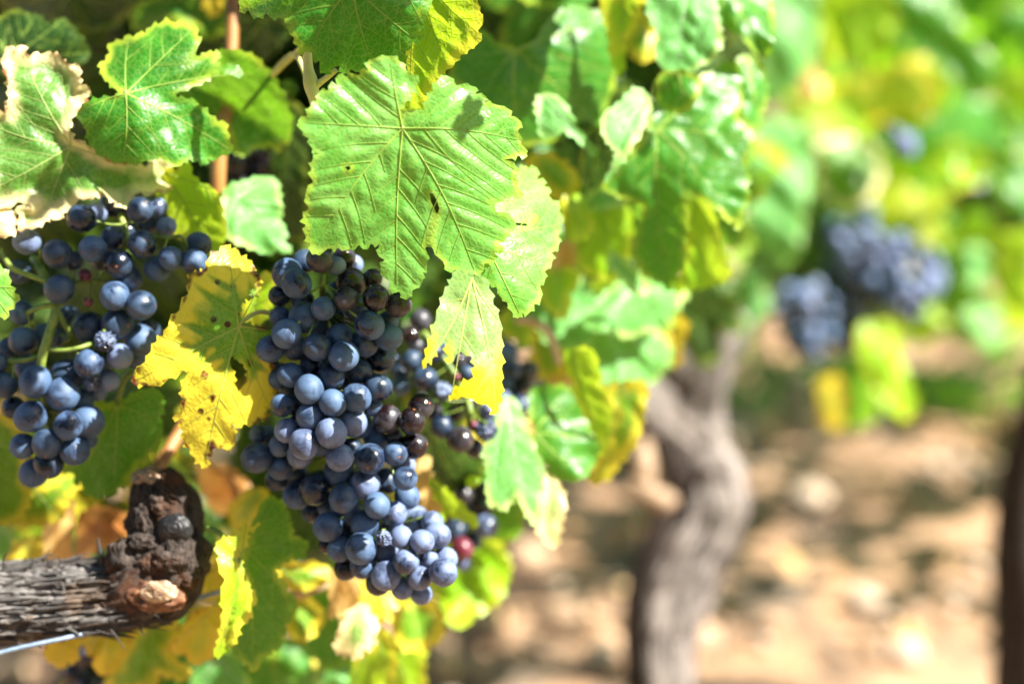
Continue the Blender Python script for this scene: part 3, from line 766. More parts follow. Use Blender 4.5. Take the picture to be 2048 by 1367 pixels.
# the dark trunk at the edge, one vine on
def far_vine(x, y, label, seed, bark, boxes, tone=(0, 1), group="vines trained along the row", size=.07, tr_r=.03, arms=True):
    root = empty("grapevine", (x, y, 0)); tag(root, label, "grapevine", group); r_ = random.Random(seed)
    T = Tubes()
    T.tube([(0, 0, -.03), (r_.uniform(-.02, .02), 0, .18), (r_.uniform(-.03, .03), .01, .36), (0.01, 0, .55), (0.02, 0, .72)], [tr_r * 1.3, tr_r, tr_r * .95, tr_r * .9, tr_r * .7], 28, sub=8, disp=bark_disp(seed, .008))
    t = bpy.data.objects.new("trunk", T.mesh("trunk", [bark])); link(t, root)
    if not arms:
        crown(root, "crown", boxes, seed, size, tone); return root
    T = Tubes()
    T.tube([(.01, 0, .56), (.10, .10, .62), (.25, .25, .64), (.42, .42, .63)], [.03, .022, .018, .012], 16, sub=5, disp=bark_disp(seed + 1, .004))
    T.tube([(.01, 0, .56), (-.08, -.09, .62), (-.2, -.2, .63), (-.3, -.3, .66)], [.03, .022, .018, .012], 16, sub=5, disp=bark_disp(seed + 2, .004))
    t = bpy.data.objects.new("arm", T.mesh("arm", [bark])); link(t, root)
    T = Tubes()
    for i in range(6):
        bx = r_.choice(boxes); cx_ = r_.uniform(bx[0], bx[1]) - x; cy_ = r_.uniform(bx[2], bx[3]) - y
        T.tube([(cx_ * .3, cy_ * .3, .6), (cx_ * .7, cy_ * .7, .85), (cx_, cy_, 1.1), (cx_ * 1.1, cy_, 1.5)], [.004, .004, .003, .002], 8, sub=4)
    t = bpy.data.objects.new("cane", T.mesh("cane", [M_CANE])); link(t, root)
    crown(root, "crown", boxes, seed, size, tone)
    return root
fx = at(2102, 1000, 1.68)
far_vine(fx.x, fx.y, "dark brown vine trunk rising at the frame's edge beyond the pale forked vine", 31, M_BARK_BROWN,
         [(.36, 1.5, 1.9, 2.75, .70, 1.6, 420), (.42, 1.5, 1.75, 2.5, .62, .85, 90), (.30, .6, 1.75, 2.2, .60, .80, 30)], (.1, 1), arms=False)
far_vine(fx.x + .72, fx.y + .75, "vine two places beyond the pale forked one, its trunk hidden by leaves", 33, M_BARK_BROWN, [(.8, 2.2, 2.6, 3.4, .62, 1.6, 330)], (.1, 1), size=.09)
for i, (xx, lb) in enumerate(((-1.6, "vine of the next row seen dimly behind the near leaves' dark gaps"), (-.2, "vine of the next row standing behind the near vine's lowest bunches"),
                              (1.2, "vine of the next row standing behind the pale forked vine"), (2.6, "vine of the next row standing behind the purple blurred bunches"), (4.0, "vine of the next row standing farther along the open soil"))):
    far_vine(xx, 5.6 + .25 * i, lb, 41 + i, M_BARK_BROWN, [(xx - .8, xx + .8, 5.3 + .25 * i, 6.0 + .25 * i, .62, 1.75, 260)], (0, .7), group="vines of the next row", size=.12)

# ------------------------------------------------------------------ near vine: gnarled arm, spur, canes
DA = 0.80
near = empty("grapevine", at(150, 1195, DA)); tag(near, "near vine with a shaggy grey bark arm ending in a knotted dark spur", "grapevine", "vines trained along the row")
O = np.array(near.location)
def A3(x, y, dz=0): return P3(x, y, DA + dz) - O
arm_path = [A3(-260, 1255), A3(-120, 1228), A3(0, 1208), A3(100, 1200), A3(200, 1192), A3(275, 1180), A3(330, 1165)]
px_m = PX * DA
arm_r = [x * px_m for x in (80, 80, 77, 74, 72, 70, 50)]
def arm_disp(L, th, t):
    c, s_ = math.cos(th), math.sin(th)
    wv = noise.noise(Vector((L * 9, c * 1.2, s_ * 1.2)))
    ridg = noise.noise(Vector((L * 38 + wv * 1.5, c * 7.5 + wv, s_ * 7.5)))
    rid2 = noise.noise(Vector((L * 75, c * 19 + wv * 2, s_ * 19)))
    crk = noise.noise(Vector((L * 55, c * 2.5, s_ * 2.5 + 8)))
    return 0.0035 * wv + 0.0032 * (0.35 - abs(ridg)) * 2 - 0.0022 * abs(rid2) * 1.6 - 0.003 * max(0, .16 - abs(crk)) * 6 * .5
T = Tubes(); T.tube(arm_path, arm_r, 200, sub=38, disp=arm_disp)
o = bpy.data.objects.new("arm", T.mesh("arm", [M_BARK])); link(o, near)
# knotted spur head
def blob(name, items, mat, sub=5, amp=.14, f=3.0, seed=0, rings=0):
    V_, F = [], []; bm = bmesh.new(); bmesh.ops.create_icosphere(bm, subdivisions=sub, radius=1.0)
    bv = [v.co.copy() for v in bm.verts]; bf = [tuple(v.index for v in g.verts) for g in bm.faces]; bm.free()
    for k, (c, r, sc) in enumerate(items):
        b = len(V_); so_ = Vector((seed + k * 3.1, k, 0))
        for p in bv:
            h = noise.noise(p * f * .5 + so_) * amp * 1.6 + (0.4 - abs(noise.noise(p * f + so_))) * amp + (0.3 - abs(noise.noise(p * f * 3.2 + so_))) * amp * .35 + noise.noise(p * f * 8 + so_) * amp * .1
            if rings: h += rings * math.sin(math.acos(max(-1, min(1, p.dot(Vector(CR @ np.array([0.1, .1, 1])).normalized())))) * 22)
            q_ = p * (1 + h) * r
            q_ = Vector((q_.x * sc[0], q_.y * sc[1], q_.z * sc[2]))
            V_.append(np.array(q_) + c)
        F += [tuple(i + b for i in g) for g in bf]
    me = mesh_np(name, V_, F, [mat])
    a = me.attributes.new("tc", 'FLOAT_VECTOR', 'POINT'); a.data.foreach_set("vector", (np.array(V_) * np.array([3.0, 12, 12])).astype(np.float32).ravel())
    return bpy.data.objects.new(name, me)
u = px_m
T = Tubes()
def sdisp(L, th, t):
    c, s_ = math.cos(th), math.sin(th)
    return 0.006 * noise.noise(Vector((L * 40, c * 1.6, s_ * 1.6))) + .004 * (0.4 - abs(noise.noise(Vector((L * 70, c * 4, s_ * 4 + 4))))) - .002 * abs(noise.noise(Vector((L * 200, c * 9, s_ * 9))))
T.tube([A3(250, 1195, .005), A3(300, 1165, .0), A3(332, 1120, .0), A3(335, 1070, .0), A3(328, 1020, .0), A3(310, 978, .0), A3(298, 950, .0)], [66 * u, 80 * u, 80 * u, 76 * u, 70 * u, 54 * u, 34 * u], 110, sub=22, disp=sdisp)
o = bpy.data.objects.new("spur", T.mesh("spur", [M_BARK_DARK])); link(o, near)
near_knots = blob("knot", [(A3(350, 1056, -.0185), 31 * u, (1.05, .7, .95))], M_BLACKW, amp=.12, f=1.8, seed=3, rings=.03); link(near_knots, near); near_knots['label'] = "shiny black round knot"
kn = blob("knot", [(A3(288, 1040, -.015), 24 * u, (.8, .8, 1.3)), (A3(318, 1005, -.015), 24 * u, (1, 1, .9)), (A3(288, 1082, -.018), 24 * u, (1.2, .8, .7)), (A3(392, 1112, -.008), 28 * u, (1, 1, 1.5)), (A3(345, 1120, -.020), 30 * u, (1.3, .8, .8)), (A3(252, 1120, -.012), 36 * u, (1, 1, 1.2)), (A3(300, 1130, -.018), 26 * u, (1, .8, 1)), (A3(372, 1150, -.016), 26 * u, (1, .8, 1))],
          M_BARK_DARK, sub=5, amp=.22, f=4, seed=9); link(kn, near); kn['label'] = "dark lumpy knots"
cu = blob("cut_scar", [(A3(318, 1182, -.0255), 27 * u, (1.15, .45, .72))], M_CUT, amp=.22, f=2.6, seed=5, rings=.02); link(cu, near); cu['label'] = "pale sawn cut scar"
cu = blob("wound_rim", [(A3(308, 1190, -.0165), 50 * u, (1.15, .62, .66))], M_RUSTW, amp=.16, f=5, seed=6, rings=.025); link(cu, near); cu['label'] = "red brown wood round the cut scar"
cu = blob("cut_scar", [(A3(300, 952, -.006), 28 * u, (1.2, .9, .55))], M_CUT, amp=.25, f=5, seed=7); link(cu, near); cu['label'] = "pale dry chipped end of the spur"
# loose bark strips
T = Tubes(); r2 = random.Random(8)
pathn = len(arm_path)
for k in range(170):
    t = r2.uniform(.1, .93); i = min(int(t * (pathn - 1)), pathn - 2); f = t * (pathn - 1) - i
    c = arm_path[i] * (1 - f) + arm_path[i + 1] * f; tg = nrm(arm_path[i + 1] - arm_path[i]); rr = arm_r[i] * (1 - f) + arm_r[i + 1] * f
    th = r2.uniform(0, 6.28); upv = nrm(np.cross(tg, [0, 1, 0])); fw = np.cross(tg, upv); nn = upv * math.cos(th) + fw * math.sin(th)
    L = r2.uniform(.008, .032); lift = r2.uniform(.0, .0035) * (2.2 if r2.random() < .2 else 1)
    p0 = c + nn * (rr + .0005); p1 = c + tg * L * .5 + nn * (rr + .0012); p2 = c + tg * L + nn * (rr + .0008 + lift) + np.cross(tg, nn) * r2.uniform(-.004, .004)
    w_ = r2.uniform(.0006, .0016)
    T.tube([p0, p1, p2], [w_ * .8, w_, w_ * .25], 6, sub=5)
for a, b, c_, w_ in (((195, 1240), (225, 1262), (249, 1297), 2.2), ((130, 1250), (133, 1268), (128, 1283), 2.5), ((205, 1130), (200, 1100), (196, 1075), 5), ((5, 1140), (8, 1118), (16, 1100), 2), ((60, 1133), (66, 1122), (62, 1112), 1.5),
                   ((97, 1135), (95, 1120), (92, 1110), 1.5), ((118, 1135), (120, 1122), (116, 1112), 1.5), ((150, 1245), (200, 1262), (230, 1268), 2), ((280, 1250), (284, 1262), (288, 1268), 2), ((108, 1140), (125, 1165), (130, 1200), 5)):
    T.tube([A3(*a, -.012), A3(*b, -.016), A3(*c_, -.018)], [w_ * u, w_ * u * .9, w_ * u * .3], 6, sub=5)
o = bpy.data.objects.new("bark_strip", T.mesh("bark_strip", [M_BARK])); link(o, near); o['kind'] = 'stuff'; o['label'] = "loose shaggy bark strips"
# canes climbing behind the leaves
T = Tubes()
T.tube([A3(300, 960, .03), A3(390, 800, .06), A3(430, 600, .05), A3(438, 330, .04), A3(462, 120, .05), A3(468, -120, .06)], [.004, .0042, .004, .0045, .004, .0038], 12, sub=8)
o = bpy.data.objects.new("cane", T.mesh("cane", [M_CANE])); link(o, near)
T = Tubes()
T.tube([P3(600, -60, .735) - O, P3(612, 60, .735) - O, P3(616, 130, .735) - O, P3(622, 168, .735) - O, P3(632, 215, .737) - O, P3(660, 330, .76) - O], [.0022, .0024, .0026, .0040, .0027, .0022], 14, sub=6)
T.tube([P3(626, 175, .735) - O, P3(650, 158, .733) - O, P3(672, 140, .73) - O], [.0022, .0016, .0014], 10, sub=5)
T.tube([P3(622, 185, .75) - O, P3(590, 110, .79) - O, P3(545, 145, .83) - O], [.0015, .0014, .0014], 10, sub=5)
T.tube([P3(545, 150, .82) - O, P3(590, 108, .79) - O, P3(640, 60, .76) - O], [.0016] * 3, 10, sub=5)
o = bpy.data.objects.new("shoot", T.mesh("shoot", [M_STEMY])); link(o, near); o['label'] = "yellow green jointed shoot"

def px_crown(root, name, x0, x1, y0, y1, d0, d1, n_, size, seed, tone=(0, .5)):
    r_ = np.random.default_rng(seed)
    cs = [np.array(at(r_.uniform(x0, x1), r_.uniform(y0, y1), r_.uniform(d0, d1))) - np.array(root.location) for _ in range(n_)]
    c = leaf_mass(name, cs, size, seed, tone=tone, spread=.7, mat=M_CROWN_SHADE); link(c, root); c['kind'] = 'stuff'
px_crown(near, "crown", -500, 1000, -700, 720, 1.22, 1.6, 520, .07, 71)
T = Tubes()
wp = [P3(-220, 1372, .745), P3(0, 1304, .765), P3(200, 1258, .79), P3(420, 1188, .83), P3(520, 1165, .86), P3(610, 1120, .89)]
w0 = np.array(wp[1]); T.tube([p - w0 for p in wp], [.0014] * 6, 10, sub=10)
o = bpy.data.objects.new("trellis_wire", T.mesh("trellis_wire", [M_WIRE])); link(o); o.location = w0
tag(o, "thin blue grey trellis wire stretched under the shaggy bark arm", "wire")

# ------------------------------------------------------------------ grape bunches
B1 = """292 208 92 1;350 270 92 0;400 132 72 2;495 120 80 0 k;600 162 56 1 v;640 112 76 2 k;702 155 62 3 v;690 265 92 1 k;660 365 74 0 k;845 360 83 0 k;820 240 62 2 k;985 402 79 0 k;
245 345 64 2;250 480 66 2;400 480 93 1;518 425 74 0;290 582 88 0;190 675 84 1;142 662 62 2;345 672 76 2;480 665 83 0;620 600 82 1;805 527 89 0;720 425 72 2;918 502 64 2;925 602 82 1;
772 640 82 1;645 718 91 0;870 742 86 1;735 815 83 1;565 847 85 0;315 837 76 1;445 782 72 2;240 862 62 2;430 925 89 0;575 1010 82 0;722 980 87 0;855 917 85 1;825 1037 57 2;260 1027 70 1;
335 1022 62 1.6;438 1092 86 0;288 1180 73 1 v;568 1195 94 0 v;700 1132 86 1 v;752 1150 76 2;402 1262 93 0 v;250 1275 68 2;620 1350 82 0 v;690 1290 62 2;375 1332 82 1 v;205 800 55 3;600 480 82 2.6;500 560 80 2.6;
390 380 70 2.4;540 760 70 2.6;640 880 70 2.4;360 1140 66 2.4;500 1270 70 2.2;600 330 70 2.6;910 690 60 2.5;770 740 70 2.5;560 1100 66 2.4 k"""
bunch(5, [(5, B1)], .748, "large central bunch hanging under the pale green leaf, dark glossy berries at its top", rachis=[(5, [(520, -60, .02), (520, 120, .016), (515, 270, .004), (500, 500, .03), (520, 900, .03), (520, 1250, .03)], .0015)], fill=14, seed=2)
B2 = """85 238 75 1;95 120 46 2;140 140 62 2;222 182 62 1.8;205 285 62 1;285 320 52 2;190 345 60 2;285 425 66 2;375 395 76 1;410 352 54 1.6;495 312 75 1;515 440 69 0;530 495 76 1;650 242 73 0;775 217 60 0;
730 352 62 1;825 340 59 0;820 275 56 3 v;625 370 77 0 v;835 430 62 2;685 475 64 0;770 517 62 1 v;875 540 62 2 v;440 482 52 2;440 582 72 1;520 612 57 1;625 570 71 1;605 690 76 0;718 640 43 -.2 s;805 632 56 0 v;
910 655 59 0 v;985 627 66 1 v;960 558 52 2 v;730 715 62 2 v;830 756 63 0 v;940 740 49 1 v;1030 740 56 1 v;1015 808 69 0 v;895 835 61 0 v;730 825 71 0 v;615 775 62 1;690 862 62 2;810 887 56 1 v;905 917 53 1 v;500 692 62 1;
432 672 42 2 k;530 790 57 2 k;365 505 56 2.4;560 540 66 2.6;900 560 60 2.6 v;760 600 60 2.4 v;680 130 66 1;860 55 66 0 k;735 45 70 .5 k;770 130 40 1 k;870 178 66 1 k;905 -20 64 .5 k"""
bunch(6, [(6, B2)], .762, "long lower bunch slanting below the central one, sunlit violet blue berries at its tip", rachis=[(6, [(560, 60, .02), (640, 330, .03), (760, 560, .03), (880, 800, .03)], .0018), (6, [(640, 200, .025), (780, 60, .006), (840, 10, .006)], .0012)], fill=14, seed=3)
B3 = """360 125 62 0 n;425 100 48 1 v;500 62 58 2 n;617 88 56 0 n;690 78 46 2 v;660 140 52 2 n;735 160 42 2 v;118 225 56 1 v;252 282 62 0;322 312 42 1;410 260 59 0;498 212 52 1;627 240 58 0 n;522 322 63 0;565 390 59 1;755 300 52 0;
695 345 56 1;855 315 55 0;875 240 56 1;262 437 63 0 n;375 375 27 1 r;390 492 22 1 r;505 465 63 0;620 507 63 0;520 592 69 0;395 605 67 1;465 667 52 0 s;655 615 50 2;620 662 67 1;595 745 42 2;530 733 53 0 v;
392 765 63 0;455 770 42 1 v;405 848 42 1 s;480 840 46 1 v;155 845 69 0;295 820 72 1;277 900 72 0;360 930 52 1;430 885 42 1 v;135 998 68 0;300 1038 62 0;390 1020 67 1;205 1118 63 0;100 1128 54 1;385 1100 42 2;
330 1150 63 1;215 1205 63 0;150 1245 63 1;-10 760 44 1 n;20 860 56 1 n;60 960 46 2 n;85 360 52 3;95 540 52 2;105 665 62 2;200 640 52 3;245 652 42 3;120 780 52 3;40 700 50 3 n;300 560 50 3.2;560 180 40 2.4 n"""
bunch(4, [(4, B3)], .770, "loose open bunch on green stalks hanging above the knotted spur", rachis=[(4, [(150, 300, .03), (215, 420, .014), (245, 520, .006), (215, 640, .004), (180, 770, .004), (200, 900, .018), (230, 1100, .02)], .0026),
      (4, [(0, 260, .01), (50, 340, .005), (130, 375, .005), (212, 405, .003)], .0015), (4, [(205, 702, .004), (290, 706, .004), (360, 692, .004), (410, 672, .01)], .0013), (4, [(35, 755, .008), (110, 750, .005), (165, 735, .004)], .0014),
      (4, [(245, 520, .006), (290, 600, .01), (320, 640, .014)], .0018), (4, [(120, 540, .012), (180, 515, .006), (235, 505, .006)], .0014), (4, [(240, 460, .01), (330, 410, .01), (440, 400, .012)], .0012),
      (4, [(660, 210, .01), (740, 210, .006), (800, 205, .006), (830, 260, .008)], .0010), (4, [(500, 60, .02), (545, 150, .014), (560, 260, .014)], .0018)], fill=4, seed=4)
B4 = """962 745 46 2.5 v;1060 590 62 1 k;1120 500 72 2.5 k;1065 750 68 1;1150 862 78 .6;1205 700 64 1;1262 935 66 0 s;1000 905 62 2;1200 1062 62 1.4 k;1255 1155 78 .6;1368 1237 86 0 k;1455 1292 62 1.2 k;1530 1180 76 0 s;1415 1005 62 1.4 k;
1250 640 58 1.6;1412 822 48 1.4;1360 745 52 2 k;1000 822 62 2;1455 1155 34 .2 r;1535 1060 62 1 s;1345 850 26 0 r;1100 660 50 2.4 k;1120 1000 60 2.4 k;1330 1080 54 2.4 k;1440 740 60 2.2 k;1480 900 60 2.4 k"""
bunch(5, [(5, B4)], .83, "soft focus bunch hanging behind the ragged yellow tipped leaf", navy=.85, rachis=[(5, [(1130, 560, .02), (1300, 780, .015), (1400, 960, .01), (1430, 1060, .004), (1430, 1150, .01)], .0020)], seed=5)
bunch(5, [(5, "1665 690 62 0;1690 800 64 0;1790 808 64 .5 k;1640 885 54 1;1730 905 64 1;1750 1015 62 0 v;1640 980 46 0 v;1700 980 56 1;1770 900 50 1.5 k;1600 760 50 1 k")], .93,
      "small group of blue berries between the ragged leaf and the mint leaf", seed=6)
bunch(6, [(6, "1120 425 56 1 k;1150 505 62 1;1230 577 60 0 v;1200 400 56 2 k;1080 605 58 1;1110 690 58 0 r;1165 650 46 1;1112 760 44 1 v;1210 480 56 1.5 k;1150 340 50 2 k;1060 540 50 1.5 k")], .90,
      "blurred bunch with one reddish berry beside the long lower bunch", seed=7)
bunch(0, [(0, "170 1312 26 0 k;152 1345 26 0 k;190 1340 24 1 k;178 1375 26 0 k;150 1380 24 1;205 1375 24 1 k;165 1280 20 2 k;170 1410 26 1 k")], .92, "dark bunch hanging below the wire under the bark arm", seed=8)
bunch(0, [(0, "470 322 30 0;505 345 30 .5;540 330 28 0 k;480 372 28 1 k;525 385 30 1;560 365 28 1.5 k;500 300 26 2 k;545 410 28 1 k;515 420 28 2 k")], .94, "almost black bunch in the dark gap between the leaves", default='k', seed=9)
bunch(0, [(0, "1278 128 16 0 v;1292 150 16 0;1270 165 15 1;1300 175 15 1 v;1285 195 14 1;1310 210 14 2")], 1.15, "tiny glimpse of berries between curled leaves high up", seed=10)
def far_bunch(label, cx0, y0, cx1, y1, w0_, w1_, d, n_, seed, rr=17, nv=.25):
    r_ = random.Random(seed); S = ""
    for i in range(n_):
        t = (i + .5) / n_; w_ = (w0_ * (1 - t) + w1_ * t) * math.sin(math.pi * min(1, .22 + t * .78)) ** .6
        a = r_.uniform(-1, 1); S += f"{cx0 * (1 - t) + cx1 * t + a * w_:.0f} {y0 * (1 - t) + y1 * t + r_.uniform(-12, 12):.0f} {rr * r_.uniform(.9, 1.1):.1f} {3.0 * abs(a) ** 2 + r_.uniform(0, 1.5):.2f} {r_.choice('bbvvv') if nv < .5 else 'b'};"
    return bunch(0, [(0, S)], d, label, seed=seed, rs=.003, navy=nv)
far_bunch("blurred bunch lowest over the bare soil beside the pale vine's arm", 1598, 580, 1625, 712, 66, 46, 1.56, 60, 61)
far_bunch("blurred dark bunch hanging from the pale round leaf", 1700, 435, 1690, 690, 54, 44, 1.62, 64, 62, nv=.9)
far_bunch("broad blurred violet bunch with sunlit shoulder over the hanging green leaves", 1755, 480, 1815, 622, 112, 80, 1.58, 98, 63, nv=.45)
far_bunch("few violet berries high among the yellow blurred leaves", 1790, 265, 1815, 310, 20, 16, 1.5, 8, 64)
# ------------------------------------------------------------------ leaves in front, sharp
V(2, [(615, 255), (640, 250), (700, 240), (745, 262), (775, 300), (800, 318), (827, 322), (815, 370), (795, 402), (768, 440), (750, 470), (745, 515), (752, 538), (757, 495), (800, 480), (850, 470), (868, 420), (885, 385), (905, 350),
      (945, 322), (990, 365), (1072, 372), (1070, 402), (1115, 412), (1108, 438), (1160, 448), (1228, 475), (1222, 495), (1266, 520), (1250, 560), (1265, 615), (1292, 668), (1250, 664), (1215, 678), (1192, 682), (1252, 718), (1236, 752), (1266, 850), (1225, 835), (1180, 860),
      (1130, 855), (1160, 905), (1232, 935), (1236, 980), (1205, 985), (1205, 1015), (1165, 1040), (1190, 1075), (1150, 1078), (1152, 1115), (1108, 1125), (1080, 1182), (1062, 1170), (1030, 1178), (985, 1150), (965, 1165), (930, 1115), (890, 1065), (884, 1020), (898, 960), (908, 915), (900, 905), (880, 960), (866, 1030),
      (855, 1060), (862, 1140), (845, 1165), (842, 1205), (800, 1240), (775, 1280), (745, 1245), (700, 1232), (705, 1205), (690, 1190), (665, 1150), (682, 1110), (658, 1095), (660, 1042), (622, 1040), (590, 1065), (572, 1045), (520, 1068), (482, 1058), (440, 1060), (372, 1087), (366, 1040), (345, 1010), (345, 960),
      (333, 930), (358, 890), (343, 830), (378, 775), (368, 718), (376, 680), (402, 655), (370, 630), (358, 590), (330, 560), (312, 515), (352, 495), (368, 450), (395, 430), (400, 395), (440, 388), (442, 368), (478, 362), (482, 320), (520, 328), (545, 314), (575, 322), (575, 300), (612, 300)],
  (758, 548), .705, (.36, .34), 'hero', "big pale green lobed leaf with a torn hole, draped over the central bunch",
  tips=[(735, 1235), (1072, 1172), (1265, 600), (705, 262), (330, 522), (385, 1070)], holes=[[(874, 822), (888, 826), (906, 856), (915, 890), (906, 918), (893, 890), (878, 856)], [(512, 712), (530, 708), (538, 718), (524, 730)]],
  folds=[((795, 560), (790, 1200), -.40, .006), ((905, 720), (905, 1000), .5, .008), ((760, 560), (420, 470), .45, .01), ((758, 548), (1265, 600), -.35, .01)], pet=(700, 500, .05), wave=.0028, droop=.06, puff=.0011, s=.0016, vw=.0012)
V(2, [(55, -90), (80, -20), (60, 50), (100, 45), (108, 60), (145, 75), (175, 58), (195, 76), (230, 75), (262, 62), (256, 98), (285, 105), (272, 145), (295, 160), (290, 185), (312, 200), (308, 225), (345, 222), (372, 226), (372, 250), (405, 262), (404, 290), (430, 318), (462, 290), (490, 280), (505, 315),
      (540, 298), (560, 310), (590, 308), (612, 318), (650, 300), (700, 262), (740, 268), (772, 262), (762, 225), (800, 180), (836, 178), (830, 140), (850, 100), (838, 60), (872, 45), (880, 20), (870, -90)],
  (540, -60), .690, (-.18, -.05), 'green', "green leaf with yellow veins hanging over the jointed shoot above the central leaf", tips=[(640, 300), (350, 240), (800, 160), (90, 30), (860, 0)], folds=[((560, 0), (640, 300), -.25, .01), ((350, -90), (250, 200), .5, .01)], wave=.003, droop=.3, s=.0017, puff=.0011)
V(2, [(830, -90), (830, 0), (800, 120), (770, 200), (780, 300), (760, 400), (755, 470), (790, 468), (850, 470), (872, 410), (885, 370), (920, 325), (945, 300), (972, 290), (985, 265), (1010, 235), (1045, 212), (1078, 190), (1098, 172), (1080, 132), (1100, 108), (1103, 90), (1090, 50), (1080, 10), (1065, -40), (1062, -90)],
  (830, -110), .722, (-.50, -.32), 'lime', "glowing yellow green leaf lit through, behind the central leaf's upper right lobe", tips=[(790, 460), (1090, 150), (1090, -30), (950, 280)], wave=.003, droop=.2, s=.0017, puff=.0012, tooth=(.010, .0012))
V(2, [(1130, 862), (1180, 850), (1210, 800), (1245, 760), (1258, 722), (1285, 708), (1300, 720), (1330, 714), (1332, 768), (1358, 760), (1362, 795), (1385, 800), (1382, 835), (1400, 855), (1432, 880), (1428, 905), (1442, 920), (1430, 960), (1424, 1010), (1425, 1050), (1395, 1080), (1398, 1115), (1365, 1160), (1368, 1190), (1345, 1220),
      (1350, 1275), (1320, 1300), (1300, 1335), (1270, 1335), (1250, 1358), (1225, 1330), (1205, 1290), (1180, 1270), (1160, 1225), (1130, 1215), (1080, 1200), (1070, 1180), (1085, 1130), (1100, 1080), (1080, 950), (1100, 900)],
  (1110, 1030), .735, (.10, .22), 'hero', "pale green leaf with brown tear tucked under the central leaf's lower right edge", tips=[(1262, 1345), (1425, 960), (1300, 720), (1385, 1120)], holes=[[(1215, 938), (1240, 950), (1290, 955), (1320, 928), (1290, 965), (1240, 962)]],
  folds=[((1120, 1040), (1300, 1300), .35, .01)], wave=.0025, droop=.4, s=.0017)
V(5, [(1340, 185), (1400, 205), (1460, 228), (1530, 236), (1548, 300), (1575, 400), (1612, 490), (1624, 600), (1626, 800), (1622, 960), (1600, 1010), (1588, 1085), (1560, 1050), (1530, 1020), (1500, 1022), (1470, 1010), (1440, 985), (1400, 978), (1375, 972), (1350, 992), (1325, 985), (1300, 1002), (1315, 950), (1370, 905), (1420, 870),
      (1450, 850), (1458, 780), (1440, 720), (1400, 718), (1372, 690), (1340, 715), (1325, 755), (1290, 768), (1292, 720), (1275, 640), (1290, 590), (1330, 585), (1360, 595), (1390, 560), (1350, 500), (1300, 520), (1275, 600), (1250, 655), (1220, 680), (1195, 735), (1160, 760), (1138, 802), (1132, 780), (1152, 725), (1165, 660), (1190, 590), (1215, 500), (1245, 400), (1262, 340), (1300, 280), (1318, 230)],
  (1440, 235), .715, (.45, .12), 'tip', "ragged yellow tipped leaf hanging folded with a long narrow strip", tips=[(1590, 1070), (1140, 790), (1310, 990), (1610, 500)], folds=[((1530, 240), (1560, 900), .9, .006), ((1340, 200), (1280, 600), -.5, .006)], wave=.003, droop=.15, s=.0017)
# left group
V(1, [(650, 560), (560, 563), (500, 580), (460, 610), (440, 640), (432, 665), (450, 684), (500, 700), (492, 760), (502, 800), (540, 850), (545, 875), (575, 892), (600, 890), (620, 905), (670, 925), (700, 930), (722, 918), (760, 932), (800, 928), (830, 915), (870, 905), (912, 900), (930, 915), (955, 935), (1000, 950), (1045, 925), (1080, 905),
      (1098, 925), (1130, 920), (1170, 942), (1182, 905), (1240, 908), (1262, 885), (1325, 866), (1305, 800), (1312, 770), (1292, 740), (1305, 712), (1240, 690), (1190, 650), (1140, 600), (1060, 563), (1012, 558), (1000, 540), (1022, 522), (1100, 492), (1170, 462), (1205, 442), (1200, 420), (1262, 400), (1300, 420), (1335, 432), (1385, 425),
      (1372, 395), (1330, 370), (1262, 382), (1232, 350), (1262, 330), (1255, 300), (1215, 298), (1200, 285), (1175, 300), (1140, 320), (1090, 342), (1075, 355), (1130, 262), (1142, 240), (1122, 200), (1120, 152), (1080, 140), (1055, 120), (1020, 115), (1000, 130), (970, 120), (945, 95), (930, 120), (900, 140), (885, 120), (865, 150), (830, 190),
      (780, 190), (760, 210), (735, 195), (710, 205), (700, 230), (640, 245), (608, 268), (625, 300), (600, 345), (570, 352), (572, 390), (585, 440), (620, 470), (660, 510), (700, 518)],
  (716, 532), .765, (.10, .12), 'green', "large green leaf with one small pointed yellow lobe, above the cream edged leaf", tips=[(1320, 862), (700, 925), (735, 200), (1115, 150), (1375, 420), (440, 650)], folds=[((716, 532), (1250, 380), .6, .012), ((716, 532), (1320, 860), -.25, .01)], wave=.006, droop=.4, s=.0018, pet=(660, 500, .04))
V(1, [(-90, 600), (0, 625), (30, 640), (50, 560), (40, 440), (15, 380), (20, 310), (60, 258), (85, 290), (98, 262), (125, 255), (150, 300), (170, 318), (190, 300), (230, 310), (262, 298), (300, 305), (345, 312), (352, 340), (385, 360), (420, 400), (428, 355), (450, 372), (455, 440), (462, 480), (490, 480), (512, 505), (492, 560), (500, 600), (450, 620), (405, 680), (392, 745), (420, 792), (500, 832), (600, 900),
      (700, 930), (830, 950), (900, 905), (945, 915), (975, 960), (965, 1010), (990, 1060), (960, 1085), (900, 1090), (870, 1110), (800, 1095), (770, 1110), (745, 1160), (722, 1192), (690, 1180), (655, 1150), (610, 1130), (582, 1112), (540, 1120), (500, 1132), (450, 1130), (432, 1160), (400, 1190), (360, 1215), (345, 1250), (285, 1238), (255, 1265), (215, 1290), (150, 1300), (120, 1322),
      (102, 1285), (112, 1225), (95, 1175), (180, 1195), (170, 1150), (100, 1150), (0, 1190), (-90, 1220)],
  (405, 832), .785, (.12, .30), 'cream', "cream and brown edged leaf curling over the loose open bunch", tips=[(250, 1250), (960, 1040), (120, 280), (-80, 700), (-80, 1100), (330, 320)], folds=[((-50, 1120), (900, 1040), -.4, .01), ((405, 832), (100, 300), -.3, .01)], wave=.006, droop=.3, s=.0018, curl=.6)
V(1, [(-90, 1180), (0, 1190), (60, 1195), (100, 1250), (85, 1290), (95, 1320), (50, 1345), (0, 1352), (-90, 1340)], (-60, 1230), .765, (.2, .4), 'cream', "small cream leaf corner with pinkish margin left of the black berries", wave=.002)
